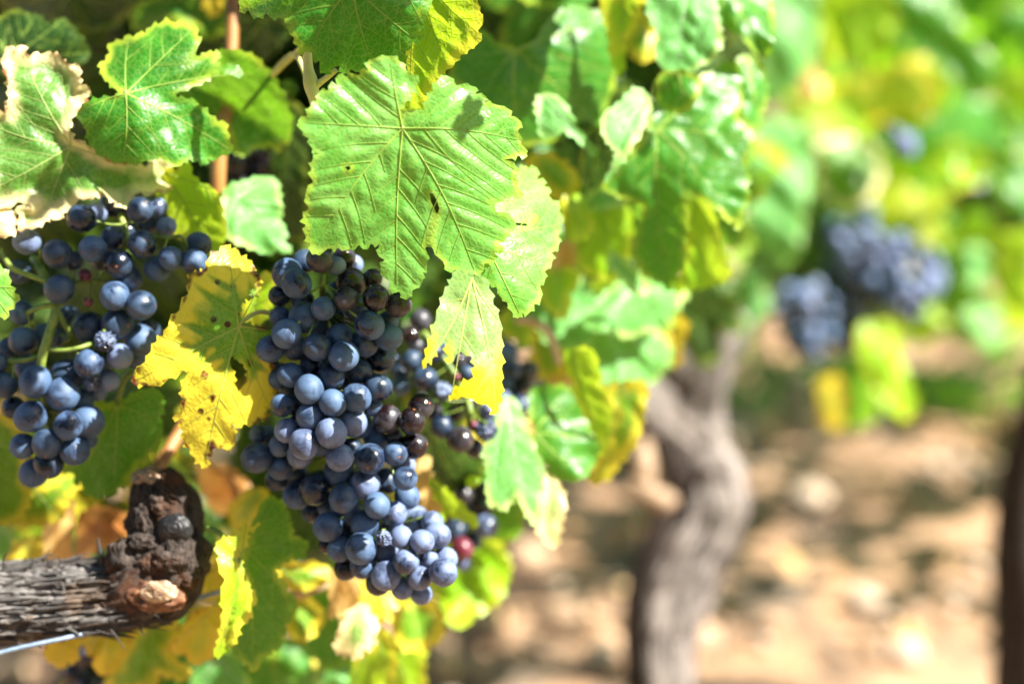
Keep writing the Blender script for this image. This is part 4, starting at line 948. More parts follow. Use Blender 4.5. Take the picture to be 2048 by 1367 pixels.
V(1, [(-100, 60), (0, 100), (60, 60), (150, 72), (185, 100), (215, 85), (262, 130), (300, 150), (335, 110), (365, 98), (400, 140), (425, 150), (445, 190), (475, 200), (470, 240), (518, 300), (490, 320), (480, 355), (445, 368), (440, 400), (300, 450), (0, 420), (-100, 400)], (60, 330), .845, (-.1, -.15), 'deep', "dull dark green leaf behind the cream edged leaf's upper lobe", tips=[(215, 85), (370, 100), (515, 300), (-80, 120)], wave=.004)
V(1, [(1000, 540), (1060, 420), (1150, 330), (1240, 300), (1300, 282), (1400, 300), (1450, 320), (1510, 380), (1560, 430), (1590, 500), (1625, 560), (1640, 620), (1662, 700), (1655, 760), (1650, 805), (1600, 825), (1592, 875), (1560, 850), (1535, 828), (1480, 840), (1440, 850), (1395, 892), (1362, 880), (1330, 862), (1320, 800), (1290, 700), (1180, 620), (1080, 570)],
  (1040, 470), .835, (-.02, -.02), 'green', "broad green leaf with white sunlit lower margin reaching the dark gap", tips=[(1620, 800), (1560, 440), (1395, 885), (1330, 290)], folds=[((1180, 560), (1600, 800), -.9, .008)], wave=.004, droop=.3)
V(0, [(312, 378), (325, 350), (340, 335), (350, 342), (378, 322), (385, 350), (402, 366), (428, 378), (442, 405), (445, 430), (453, 455), (445, 490), (440, 520), (405, 505), (370, 485), (345, 465), (335, 425), (322, 400)], (330, 345), .80, (-.45, -.25), 'lime', "yellow green leaf glowing behind the spotted yellow leaf's top", wave=.002, s=.002)
V(0, [(438, 410), (455, 372), (520, 352), (556, 362), (565, 420), (560, 440), (572, 460), (570, 485), (585, 505), (555, 500), (530, 508), (490, 492), (455, 478), (440, 450)], (470, 400), .835, (.25, .5), 'mint', "pale sunlit leaf in the gap left of the central leaf", tips=[(570, 490), (540, 360), (450, 470)], wave=.004)
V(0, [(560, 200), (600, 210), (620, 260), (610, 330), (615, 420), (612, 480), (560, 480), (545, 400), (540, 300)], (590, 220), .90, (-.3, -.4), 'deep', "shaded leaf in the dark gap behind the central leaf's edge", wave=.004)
V(4, [(905, 352), (925, 290), (945, 268), (965, 270), (990, 244), (1020, 258), (1052, 266), (1062, 292), (1090, 305), (1118, 330), (1112, 360), (1145, 385), (1140, 415), (1146, 448), (1120, 470), (1080, 478), (1060, 500), (1048, 545), (1062, 590), (1120, 600), (1180, 615), (1260, 640), (1250, 720), (1200, 750), (1222, 850), (1205, 920), (1182, 975), (1172, 1010), (1140, 1005), (1120, 1032),
      (1075, 1030), (1038, 1052), (1045, 1010), (1025, 985), (1022, 1040), (1036, 1085), (1012, 1150), (992, 1148), (990, 1110), (962, 1145), (940, 1125), (928, 1120), (935, 1160), (932, 1178), (905, 1170), (914, 1225), (880, 1205), (858, 1180), (835, 1140), (812, 1110), (805, 1060), (796, 1010), (758, 1006), (772, 988), (800, 980), (806, 920), (800, 880), (828, 805), (805, 796), (745, 830), (665, 870), (640, 858), (592, 858), (584, 820), (640, 755),
      (690, 665), (720, 640), (740, 600), (790, 530), (830, 455), (832, 400), (842, 368), (880, 372)],
  (1052, 602), .752, (.32, .12), 'yellow', "yellow leaf with green centre, dark brown spots and holes, beside the central bunch", tips=[(905, 1210), (600, 840), (1010, 262), (1140, 420), (1190, 960), (1240, 640)], holes=[[(1012, 745), (1030, 732), (1056, 762), (1088, 800), (1080, 850), (1052, 888), (1036, 850), (1042, 800), (1020, 785)], [(900, 800), (912, 812), (905, 824), (892, 815)], [(932, 910), (942, 915), (938, 930)], [(1095, 745), (1110, 760), (1100, 775)]],
  folds=[((1052, 602), (830, 800), .3, .01), ((1052, 602), (1000, 1140), -.25, .01)], wave=.004, droop=.3, s=.0016, pet=(1230, 570, .03))
V(0, [(530, 540), (552, 560), (545, 600), (530, 640), (490, 655), (480, 620), (500, 590), (520, 560)], (500, 640), .80, (-.4, 0), 'lime', "narrow lime leaf sliver between the yellow leaf and the central bunch", wave=.002)
V(4, [(420, 925), (470, 938), (515, 935), (522, 950), (560, 912), (600, 890), (645, 878), (700, 880), (715, 900), (722, 960), (705, 1000), (718, 1040), (700, 1090), (705, 1130), (660, 1160), (655, 1200), (610, 1215), (600, 1250), (560, 1275), (562, 1300), (520, 1315), (500, 1345), (465, 1335), (440, 1362), (400, 1345), (380, 1352), (372, 1310), (355, 1285), (330, 1302), (328, 1262), (345, 1240), (300, 1245), (262, 1232),
      (330, 1205), (380, 1170), (400, 1100), (430, 1040)],
  (518, 945), .800, (-.12, -.12), 'green', "green leaf hanging from a pale stalk between loose bunch and knotted spur", tips=[(500, 1345), (715, 1040), (330, 1290), (700, 885)], wave=.0035, droop=.3, s=.0018, pet=(585, 815, -.01, .0014))
V(4, [(-120, 300), (0, 322), (12, 345), (42, 352), (38, 375), (52, 400), (45, 420), (72, 432), (62, 452), (92, 482), (68, 500), (65, 525), (38, 530), (42, 556), (0, 560), (-120, 560)], (-60, 420), .745, (.25, .2), 'hero', "bright green leaf tip poking in at the frame's edge below the black berries", wave=.002)
V(0, [(-60, 800), (0, 825), (30, 842), (52, 870), (62, 910), (55, 960), (62, 1000), (40, 1040), (0, 1050), (-60, 1050)], (-40, 850), .82, (-.25, -.1), 'mixed', "speckled olive leaf at the frame's edge below the loose open bunch", wave=.003)
V(0, [(30, 980), (90, 960), (150, 930), (170, 960), (140, 1000), (120, 1040), (60, 1050), (20, 1040)], (60, 970), .85, (-.1, .1), 'mixed', "olive leaf under the lowest berries of the loose open bunch", wave=.003)
# below and beside the bark arm
V(7, [(1380, 448), (1392, 470), (1398, 492), (1430, 478), (1468, 466), (1440, 490), (1400, 510), (1385, 522), (1388, 560), (1360, 620), (1348, 660), (1352, 710), (1372, 740), (1392, 790), (1402, 835), (1440, 872), (1445, 895), (1412, 935), (1418, 965), (1398, 1000), (1390, 1025), (1362, 1035), (1345, 1060), (1330, 1110), (1312, 1152), (1275, 1148), (1250, 1200), (1200, 1212), (1215, 1150), (1232, 1100), (1252, 950), (1238, 880),
      (1262, 780), (1225, 700), (1232, 650), (1212, 570), (1240, 555), (1280, 542), (1292, 515), (1335, 505), (1350, 480)], (1350, 690), .775, (.5, .05), 'lime', "upright folded lime leaf with bright thin margin beside the knotted spur", tips=[(1382, 455), (1225, 1190), (1435, 885), (1220, 575)], folds=[((1380, 450), (1300, 1150), .6, .008)], wave=.003, s=.0018, pet=(1150, 495, .01, .0012))
V(7, [(1480, 335), (1500, 322), (1540, 310), (1562, 335), (1600, 350), (1595, 390), (1625, 410), (1612, 450), (1642, 480), (1640, 530), (1700, 555), (1738, 600), (1715, 625), (1722, 655), (1680, 668), (1640, 662), (1590, 690), (1545, 725), (1560, 770), (1600, 790), (1612, 850), (1650, 870), (1662, 905), (1630, 950), (1632, 1000), (1600, 1030), (1612, 1062), (1580, 1100), (1572, 1170), (1530, 1175), (1500, 1205), (1465, 1215),
      (1460, 1250), (1430, 1300), (1400, 1295), (1392, 1262), (1362, 1240), (1320, 1200), (1300, 1170), (1330, 1050), (1360, 940), (1400, 880), (1385, 780), (1350, 700), (1372, 610), (1400, 520), (1440, 420)],
  (1378, 610), .805, (-.1, -.02), 'green', "green leaf with one brown spot between the long lower bunch and folded lime leaf", tips=[(1420, 1290), (1655, 900), (1725, 610), (1550, 325)], wave=.004, droop=.3, s=.002)
V(7, [(1540, 720), (1600, 690), (1700, 680), (1800, 690), (1860, 740), (1830, 800), (1760, 830), (1680, 840), (1600, 830), (1560, 780)], (1580, 720), .86, (-.1, -.4), 'mixed', "olive turning leaf in shade under the long lower bunch's left side", wave=.005)
V(7, [(1600, 900), (1680, 880), (1780, 900), (1820, 980), (1800, 1060), (1740, 1110), (1680, 1140), (1640, 1100), (1600, 1020)], (1660, 900), .88, (-.1, -.1), 'mixed', "olive leaf with red spot below the curved cane end", wave=.005)
V(7, [(1050, 1000), (1130, 950), (1230, 930), (1260, 1020), (1230, 1120), (1210, 1200), (1150, 1240), (1080, 1260), (1040, 1200), (960, 1190), (945, 1160), (1030, 1090)], (1150, 980), .84, (-.3, .1), 'gold', "yellow leaf below the spur, left of the folded lime leaf", wave=.005, tips=[(955, 1170), (1090, 1250), (1240, 950)])
V(7, [(1050, 590), (1130, 610), (1215, 640), (1250, 760), (1240, 860), (1180, 900), (1120, 860), (1100, 760)], (1120, 640), .87, (-.2, .1), 'gold', "mustard leaf glowing between the spur and the folded lime leaf", wave=.004)
V(7, [(450, 1060), (560, 1050), (640, 1080), (700, 1090), (760, 1060), (740, 1120), (700, 1180), (660, 1260), (600, 1320), (540, 1300), (520, 1220), (470, 1160)], (600, 1070), .85, (-.1, .2), 'gold', "crinkled yellow leaf with brown patches directly under the bark arm", wave=.006)
V(7, [(250, 1130), (300, 1110), (400, 1090), (450, 1100), (440, 1180), (420, 1250), (380, 1240), (340, 1285), (300, 1250), (265, 1240)], (350, 1090), .84, (0, .1), 'gold', "yellow leaf below the wire under the bark arm", wave=.004)
V(7, [(740, 1080), (860, 1020), (960, 1000), (1060, 1060), (950, 1160), (1000, 1240), (1080, 1290), (1040, 1350), (900, 1320), (860, 1420), (640, 1420), (580, 1380), (650, 1260)], (840, 1060), .87, (-.1, -.05), 'mixed', "broad olive green leaf below the bark arm between yellow leaves", wave=.006)
V(7, [(1090, 1260), (1200, 1230), (1300, 1190), (1350, 1260), (1380, 1340), (1400, 1420), (1080, 1420), (1070, 1340)], (1220, 1240), .93, (0, .1), 'mint', "blurred pale leaf low between the yellow and green leaves", wave=.004)
V(7, [(250, 480), (290, 380), (340, 320), (410, 330), (412, 450), (395, 520), (400, 600), (395, 700), (330, 720), (270, 680), (245, 580)], (390, 360), .87, (.1, .05), 'orange', "upright brown and pale leaf standing behind the bark arm", wave=.006, tips=[(260, 600), (340, 700), (400, 690)])
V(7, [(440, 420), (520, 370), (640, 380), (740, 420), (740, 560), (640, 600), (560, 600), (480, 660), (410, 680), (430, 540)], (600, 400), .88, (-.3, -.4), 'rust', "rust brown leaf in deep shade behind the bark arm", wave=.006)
V(7, [(-60, 480), (40, 470), (70, 540), (100, 600), (70, 650), (20, 680), (-60, 720)], (0, 490), .95, (.3, .45), 'mint', "very pale sunlit leaf at the frame's edge above the bark arm", wave=.003)
V(7, [(20, 700), (60, 620), (120, 560), (240, 540), (260, 640), (230, 700), (120, 720)], (130, 560), .90, (-.1, .1), 'gold', "olive yellow leaf between the pale leaf and upright brown leaf", wave=.004)
V(7, [(60, 440), (140, 380), (240, 300), (330, 260), (330, 330), (250, 420), (180, 480), (100, 500)], (300, 290), .92, (-.1, -.2), 'mixed', "olive leaf lying above the upright brown leaf", wave=.004)
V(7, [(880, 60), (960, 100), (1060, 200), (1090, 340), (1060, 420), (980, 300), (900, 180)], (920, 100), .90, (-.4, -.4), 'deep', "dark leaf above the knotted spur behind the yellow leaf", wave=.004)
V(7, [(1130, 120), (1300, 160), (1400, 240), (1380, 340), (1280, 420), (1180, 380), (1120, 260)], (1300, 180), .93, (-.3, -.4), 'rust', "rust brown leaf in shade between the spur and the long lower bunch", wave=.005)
V(7, [(1280, 380), (1360, 300), (1440, 260), (1520, 300), (1480, 380), (1420, 480), (1340, 520), (1290, 470)], (1440, 270), .88, (-.2, -.2), 'mixed', "yellow green leaf curling above the folded lime leaf", wave=.004)
# under and right of the bunches
V(6, [(440, 835), (470, 790), (520, 800), (580, 830), (600, 880), (590, 940), (560, 1000), (520, 1030), (480, 1020), (440, 1045), (455, 960)], (520, 800), .86, (-.1, .1), 'orange', "orange leaf lobe below the dark left end of the lower bunch", wave=.004)
V(6, [(590, 860), (660, 850), (740, 870), (810, 890), (805, 960), (760, 1000), (755, 1070), (720, 1020), (690, 1080), (640, 1000), (600, 960)], (680, 840), .87, (.1, .25), 'gold', "peach yellow leaf directly below the lower bunch", wave=.004)
V(6, [(560, 985), (620, 960), (660, 1020), (688, 1060), (680, 1130), (662, 1180), (620, 1200), (592, 1242), (540, 1220), (505, 1222), (470, 1190), (475, 1150), (500, 1130), (490, 1080), (520, 1040)], (590, 1000), .84, (.2, .3), 'cream', "small pale yellow leaf with green middle hanging lowest under the lower bunch", wave=.003, tips=[(560, 1230), (675, 1160), (480, 1160)])
V(6, [(580, 1230), (660, 1180), (700, 1080), (760, 1150), (785, 1240), (770, 1340), (790, 1400), (540, 1400), (560, 1300)], (680, 1110), .88, (-.2, 0), 'lime', "lime leaf cut by the lower frame edge under the small pale yellow leaf", wave=.005)
V(6, [(390, 1260), (440, 1220), (500, 1220), (560, 1260), (590, 1330), (600, 1400), (380, 1400)], (470, 1230), .95, (.1, .3), 'mint', "pale mint leaf at the lower frame edge left of the lime leaf", wave=.004)
V(6, [(770, 1000), (840, 950), (930, 940), (1000, 1000), (1020, 1060), (1010, 1140), (960, 1170), (900, 1200), (860, 1200), (800, 1180), (760, 1100)], (860, 960), .91, (0, .02), 'mixed', "round green leaf hanging right of the lowest leaves over grey soil", wave=.006)
V(6, [(1000, 880), (1080, 860), (1120, 780), (1200, 720), (1300, 700), (1350, 760), (1340, 860), (1270, 920), (1240, 1000), (1160, 1020), (1130, 1080), (1060, 1080), (1020, 1000)], (1130, 820), .98, (.2, .25), 'lime', "blurred yellow green leaf hanging right of the violet bunch tip", wave=.008)
V(6, [(1180, 600), (1260, 540), (1340, 480), (1400, 480), (1400, 560), (1360, 640), (1260, 700), (1200, 700)], (1330, 500), 1.0, (-.2, -.1), 'mixed', "olive leaf behind the blurred bunch with the reddish berry", wave=.005)
V(6, [(888, 240), (930, 225), (955, 235), (940, 300), (960, 340), (1000, 400), (1020, 470), (1040, 500), (1010, 540), (950, 540), (900, 520), (890, 440), (880, 340)], (900, 260), .87, (.2, .3), 'orange', "salmon orange dry leaf behind the lower bunch's right shoulder", wave=.005)
V(6, [(940, 340), (1000, 370), (1080, 440), (1140, 500), (1190, 545), (1172, 592), (1140, 560), (1090, 545), (1040, 520), (1010, 560), (1010, 480), (960, 400)], (950, 350), .85, (-.5, 0), 'lime', "narrow folded leaf with lit edge pointing down right of the lower bunch", wave=.003, tips=[(1175, 585), (1040, 520)])
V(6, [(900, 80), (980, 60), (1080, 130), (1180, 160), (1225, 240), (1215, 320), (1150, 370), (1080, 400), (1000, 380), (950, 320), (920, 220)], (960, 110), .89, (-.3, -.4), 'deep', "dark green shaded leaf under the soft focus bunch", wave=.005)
V(6, [(1130, 340), (1200, 330), (1190, 370), (1140, 380)], (1190, 340), .87, (0, .3), 'lime', "tiny lit leaf tip above the blurred bunch with reddish berry")
V(8, [(110, 705), (150, 690), (185, 705), (205, 760), (220, 820), (245, 860), (270, 930), (300, 990), (300, 1060), (295, 1180), (285, 1240), (262, 1262), (240, 1230), (215, 1195), (190, 1110), (178, 1140), (150, 1170), (120, 1195), (90, 1165), (65, 1180), (45, 1080), (60, 1050), (48, 1000), (55, 960), (20, 948), (45, 900), (80, 880), (100, 820)], (140, 700), .85, (.30, .35), 'mint', "smooth mint green leaf hanging down beside the soft focus bunch", tips=[(270, 1250), (80, 1175), (30, 945)], wave=.003, folds=[((150, 720), (220, 1200), .4, .01)])
V(8, [(290, 1030), (340, 1015), (380, 1080), (400, 1150), (385, 1250), (365, 1350), (320, 1345), (290, 1310), (270, 1250), (300, 1160)], (320, 1020), .88, (.35, .45), 'cream', "white hot sunlit leaf hanging beside the mint leaf's tip", wave=.003)
V(8, [(245, 660), (300, 640), (400, 640), (460, 690), (480, 740), (520, 800), (540, 880), (545, 950), (510, 1010), (470, 1055), (400, 1062), (340, 1040), (300, 960), (250, 900), (240, 780)], (260, 850), .88, (-.05, .1), 'green', "round green leaf between the mint leaf and the bright folded leaf", wave=.005, tips=[(430, 1000), (520, 880), (400, 650)])
V(8, [(395, 490), (450, 475), (520, 480), (545, 560), (550, 640), (580, 690), (605, 770), (590, 860), (575, 930), (548, 950), (535, 870), (500, 800), (470, 740), (440, 700), (430, 620), (400, 560)], (420, 490), .87, (-.45, -.15), 'lime', "bright lime leaf folded over the round green one", wave=.004, tips=[(560, 940), (540, 500)])
V(8, [(550, 650), (640, 630), (700, 620), (760, 640), (752, 720), (735, 820), (720, 880), (680, 940), (640, 980), (610, 1030), (560, 1070), (500, 1070), (530, 980), (580, 900), (600, 780)], (640, 640), .91, (-.2, -.05), 'mixed', "green leaf with orange edge just left of the pale vine's shoulder", wave=.005, tips=[(540, 1060), (740, 820)])
V(8, [(480, 420), (560, 395), (700, 400), (780, 390), (850, 440), (870, 520), (820, 600), (760, 640), (680, 660), (600, 650), (550, 640), (540, 540), (490, 480)], (600, 410), .97, (.42, .35), 'mint', "sunlit mint leaf above the green leaf with the orange edge", wave=.006)
V(8, [(490, 330), (560, 240), (640, 180), (740, 180), (860, 200), (940, 230), (880, 320), (830, 400), (760, 400), (680, 430), (580, 400), (500, 390)], (720, 200), .95, (.42, .3), 'mint', "pale leaf with soft centre fold below the star veined leaf", wave=.006, folds=[((740, 190), (740, 420), .4, .01)])
V(8, [(820, 340), (880, 320), (930, 350), (940, 400), (910, 460), (905, 550), (860, 560), (840, 500), (810, 420)], (860, 340), 1.02, (-.3, .0), 'gold', "bright yellow leaf edge in front of the pale vine's fork", wave=.006)
V(8, [(290, 140), (380, 130), (450, 130), (460, 180), (420, 240), (415, 320), (390, 350), (340, 320), (300, 280), (285, 210)], (370, 130), .93, (.1, .2), 'lime', "small soft yellow green leaf right of the torn pale leaf's tip", wave=.004)
V(8, [(110, 330), (180, 300), (260, 360), (250, 450), (200, 480), (180, 440), (120, 420)], (180, 310), .95, (.1, .3), 'lime', "pale yellowish leaf over the small group of blue berries", wave=.004)
V(8, [(250, 420), (330, 400), (380, 480), (400, 600), (300, 620), (250, 560)], (300, 400), .98, (-.3, -.2), 'mixed', "olive leaf in shade above the round green leaf", wave=.004)
V(8, [(420, 640), (330, 640), (350, 570), (420, 580)], (370, 600), .99, (.2, .4), 'orange', "pale pink dry leaf peeping above the round green leaf", wave=.004)
V(8, [(190, 800), (240, 790), (262, 830), (240, 870), (200, 860)], (220, 800), .86, (.2, .3), 'orange', "small orange curled dry leaf on the mint leaf's edge", wave=.002)
V(8, [(370, 470), (350, 400), (470, 360), (560, 380), (500, 480), (430, 480)], (440, 380), 1.05, (-.2, -.1), 'green', "leaf in half shade behind the lime fold", wave=.004)
# right upper group, softer
V(3, [(110, 350), (115, 270), (130, 220), (180, 150), (250, 128), (300, 185), (385, 208), (450, 195), (480, 160), (520, 100), (560, 60), (650, 20), (760, 60), (800, 120), (815, 220), (812, 340), (790, 420), (762, 480), (745, 545), (710, 520), (680, 500), (655, 520), (600, 580), (560, 600), (480, 610), (420, 630), (350, 560), (240, 420)],
  (385, 212), .86, (-.02, .05), 'green', "dark green leaf with pale star of veins beside a black gap", tips=[(400, 620), (740, 530), (130, 230), (760, 70), (250, 420)], folds=[((385, 212), (390, 600), .5, .012)], wave=.005, droop=.4)
V(3, [(475, 425), (500, 400), (540, 398), (590, 430), (620, 480), (650, 540), (700, 600), (738, 662), (720, 672), (690, 640), (640, 590), (590, 560), (540, 590), (490, 580), (480, 500)], (500, 410), .835, (.3, .5), 'mint', "white curled strip of leaf crossing the dark star veined leaf", wave=.004, tips=[(735, 660), (500, 570)])
V(3, [(745, -30), (940, -30), (925, 40), (905, 90), (880, 140), (850, 180), (855, 250), (835, 330), (810, 290), (790, 240), (780, 120), (755, 60)], (840, -20), .86, (-.5, -.3), 'lime', "bright yellow green leaf strip hanging at the upper frame edge", wave=.004, tips=[(830, 320), (920, 20)])
V(3, [(960, -70), (1230, -70), (1255, 60), (1272, 190), (1230, 250), (1180, 280), (1120, 310), (1060, 312), (1010, 290), (980, 220), (1000, 160), (960, 80), (945, 20)], (1130, -60), .86, (.22, .32), 'mint', "smooth rounded light green leaf shining at the upper frame edge", wave=.004, tips=[(1080, 300), (1260, 180), (960, 60)], puff=.002)
V(3, [(1235, -50), (1470, -50), (1485, 40), (1497, 120), (1480, 200), (1455, 250), (1425, 240), (1390, 200), (1350, 150), (1290, 120), (1255, 60)], (1300, -40), .88, (.28, .22), 'green', "glossy leaf with white glints and rolled edge at the upper right canopy corner", wave=.008)
V(3, [(960, 470), (990, 430), (1040, 400), (1080, 420), (1110, 360), (1160, 330), (1220, 310), (1300, 260), (1340, 320), (1355, 420), (1330, 500), (1370, 540), (1400, 560), (1405, 620), (1375, 680), (1390, 740), (1375, 800), (1390, 850), (1360, 900), (1345, 985), (1320, 950), (1285, 940), (1260, 900), (1220, 880), (1180, 840), (1120, 830), (1125, 950), (1110, 1050), (1110, 1110), (1080, 1170), (1052, 1242), (1010, 1210), (960, 1190),
      (920, 1150), (900, 1120), (878, 1060), (900, 990), (930, 930), (930, 880), (860, 850), (800, 830), (755, 790), (800, 740), (850, 690), (890, 640), (950, 570)],
  (990, 552), .865, (.05, .08), 'green', "large glossy star veined leaf with a long lime tongue lobe", tips=[(1050, 1230), (1345, 970), (1395, 600), (770, 790), (1230, 320)], folds=[((990, 552), (1060, 1200), -.4, .01), ((990, 552), (1390, 800), .5, .01)], wave=.006, droop=.3, puff=.002)
V(3, [(880, 385), (905, 375), (945, 395), (968, 440), (945, 500), (930, 560), (890, 620), (860, 670), (830, 710), (765, 785), (790, 720), (822, 650), (790, 620), (765, 590), (750, 540), (765, 480), (800, 460), (840, 430)], (935, 420), .84, (.30, .40), 'mint', "silvery white lit leaf leaning against the glossy star veined leaf", wave=.003, tips=[(780, 770), (760, 550)])
V(3, [(1120, 860), (1170, 850), (1215, 870), (1250, 960), (1262, 1040), (1290, 1120), (1302, 1190), (1240, 1215), (1160, 1235), (1060, 1240), (1090, 1170), (1110, 1080)], (1160, 860), .89, (-.35, -.1), 'lime', "yellow green leaf with orange tip behind the long tongue lobe", wave=.005)
V(3, [(1330, 250), (1400, 240), (1450, 300), (1465, 400), (1440, 480), (1435, 560), (1400, 540), (1350, 500), (1340, 400)], (1380, 250), .92, (.25, .2), 'green', "crinkled leaf with wet looking glints at the canopy's edge", wave=.01)
V(3, [(1000, 320), (1060, 300), (1130, 310), (1180, 350), (1160, 430), (1110, 480), (1050, 480), (1000, 440), (985, 380)], (1080, 310), .845, (-.1, -.1), 'green', "dark green upper lobe shaded over the star veined leaf", wave=.003)
V(3, [(630, 900), (720, 880), (850, 870), (910, 930), (890, 1040), (850, 1120), (760, 1150), (680, 1130), (620, 1060)], (720, 900), .95, (-.1, -.1), 'green', "blurred dark leaf left of the long tongue lobe", wave=.005)
V(3, [(420, 680), (500, 650), (580, 680), (650, 740), (655, 830), (600, 870), (560, 860), (480, 780)], (500, 670), .90, (-.2, -.1), 'mixed', "dim yellow green leaf behind the torn pale leaf's upper tip", wave=.006)
V(3, [(585, 850), (620, 835), (665, 830), (690, 880), (712, 930), (725, 970), (700, 1000), (670, 1030), (620, 1030), (590, 980), (580, 910)], (620, 860), .89, (.1, .3), 'lime', "crumpled yellow leaf with white margin right of the torn pale leaf", wave=.006)
V(3, [(560, 1060), (620, 1020), (650, 1080), (630, 1150), (560, 1160), (530, 1110)], (600, 1040), .93, (0, .1), 'orange', "small orange brown leaf under the crumpled yellow leaf", wave=.005)
V(3, [(780, 1100), (820, 1080), (880, 1140), (930, 1180), (960, 1250), (900, 1260), (850, 1200), (780, 1130)], (800, 1100), .90, (.3, .4), 'mint', "white lit sliver of leaf left of the tongue lobe's tip", wave=.003)
V(3, [(690, 560), (760, 540), (820, 600), (830, 680), (780, 780), (740, 850), (690, 850), (660, 700)], (750, 550), .90, (-.2, -.3), 'deep', "dark leaf behind the silvery white lit leaf", wave=.004)
V(3, [(690, 830), (760, 790), (830, 830), (860, 870), (780, 890), (700, 900)], (760, 810), .90, (.3, .4), 'mint', "small pale glinting leaf under the silvery white lit leaf", wave=.004)
V(3, [(850, 170), (920, 60), (960, 60), (990, 160), (960, 260), (900, 260)], (930, 80), .95, (-.1, -.1), 'mixed', "mottled olive leaf between the yellow strip and the rounded leaf", wave=.006)
V(3, [(385, -40), (720, -40), (700, 20), (620, 45), (520, 30), (420, 10)], (550, -30), .90, (-.1, .0), 'green', "leaf edge across the top over the black gap", wave=.005)
V(0, [(1050, 545), (1110, 530), (1170, 560), (1210, 610), (1190, 680), (1150, 700), (1100, 690), (1060, 640)], (1110, 560), .96, (.3, .3), 'mint', "soft sunlit leaf filling the gap over the short pinkish cane", wave=.005)
V(0, [(1180, 560), (1260, 540), (1330, 570), (1350, 640), (1300, 690), (1220, 680), (1180, 630)], (1250, 570), 1.0, (-.3, 0), 'lime', "lime leaf glowing behind the pale soft folded leaf", wave=.005)
V(0, [(1150, 400), (1200, 380), (1260, 420), (1270, 500), (1220, 560), (1160, 540), (1130, 470)], (1200, 400), .93, (-.3, .1), 'lime', "yellow green leaf just left of the long tongue lobe", wave=.005)
V(0, [(870, 1090), (930, 1060), (1000, 1080), (1020, 1140), (1000, 1200), (940, 1230), (880, 1200), (850, 1140)], (930, 1080), .98, (-.25, .1), 'lime', "blurred lime leaf between the violet bunch tip and the round green leaf", wave=.006)
V(0, [(620, 1180), (700, 1170), (740, 1230), (720, 1310), (650, 1340), (600, 1280)], (660, 1180), .93, (-.1, .1), 'green', "green leaf low behind the peach yellow leaf", wave=.006)
V(0, [(700, 1290), (780, 1270), (850, 1290), (850, 1400), (700, 1400)], (770, 1280), .95, (-.3, .0), 'lime', "lime leaf half cut by the lower frame edge under the round green leaf", wave=.006)
V(0, [(960, 930), (1030, 940), (1050, 1000), (1040, 1070), (990, 1080), (950, 1010)], (1000, 950), .96, (-.2, .0), 'green', "green leaf behind the blurred bunch beside the mint leaf's tip", wave=.006)
# top left, behind
V(1, [(760, 40), (850, 0), (1000, -60), (1340, -60), (1335, 100), (1250, 200), (1180, 230), (1120, 150), (1000, 110), (880, 120), (790, 200), (745, 120)], (1000, 0), .93, (-.2, -.2), 'green', "blurred green leaf behind the pointed lobed leaf, beside the brown cane", wave=.006)
V(1, [(1150, -60), (1275, -60), (1270, 50), (1230, 95), (1170, 70), (1145, 10)], (1200, -50), .90, (-.3, -.1), 'gold', "small yellow leaf at the upper frame edge beside the brown cane", wave=.003)
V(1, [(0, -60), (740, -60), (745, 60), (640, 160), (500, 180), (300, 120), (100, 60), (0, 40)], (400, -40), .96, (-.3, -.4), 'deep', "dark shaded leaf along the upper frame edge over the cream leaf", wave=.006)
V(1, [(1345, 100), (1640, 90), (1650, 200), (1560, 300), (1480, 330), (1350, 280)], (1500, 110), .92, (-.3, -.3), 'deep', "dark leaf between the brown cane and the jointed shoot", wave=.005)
V(1, [(1180, 880), (1290, 1040), (1400, 1060), (1590, 1010), (1600, 1200), (1500, 1230), (1380, 1210), (1250, 1200)], (1400, 1050), .90, (-.1, -.3), 'deep', "shaded green leaf over the pale sunlit leaf in the gap", wave=.004)
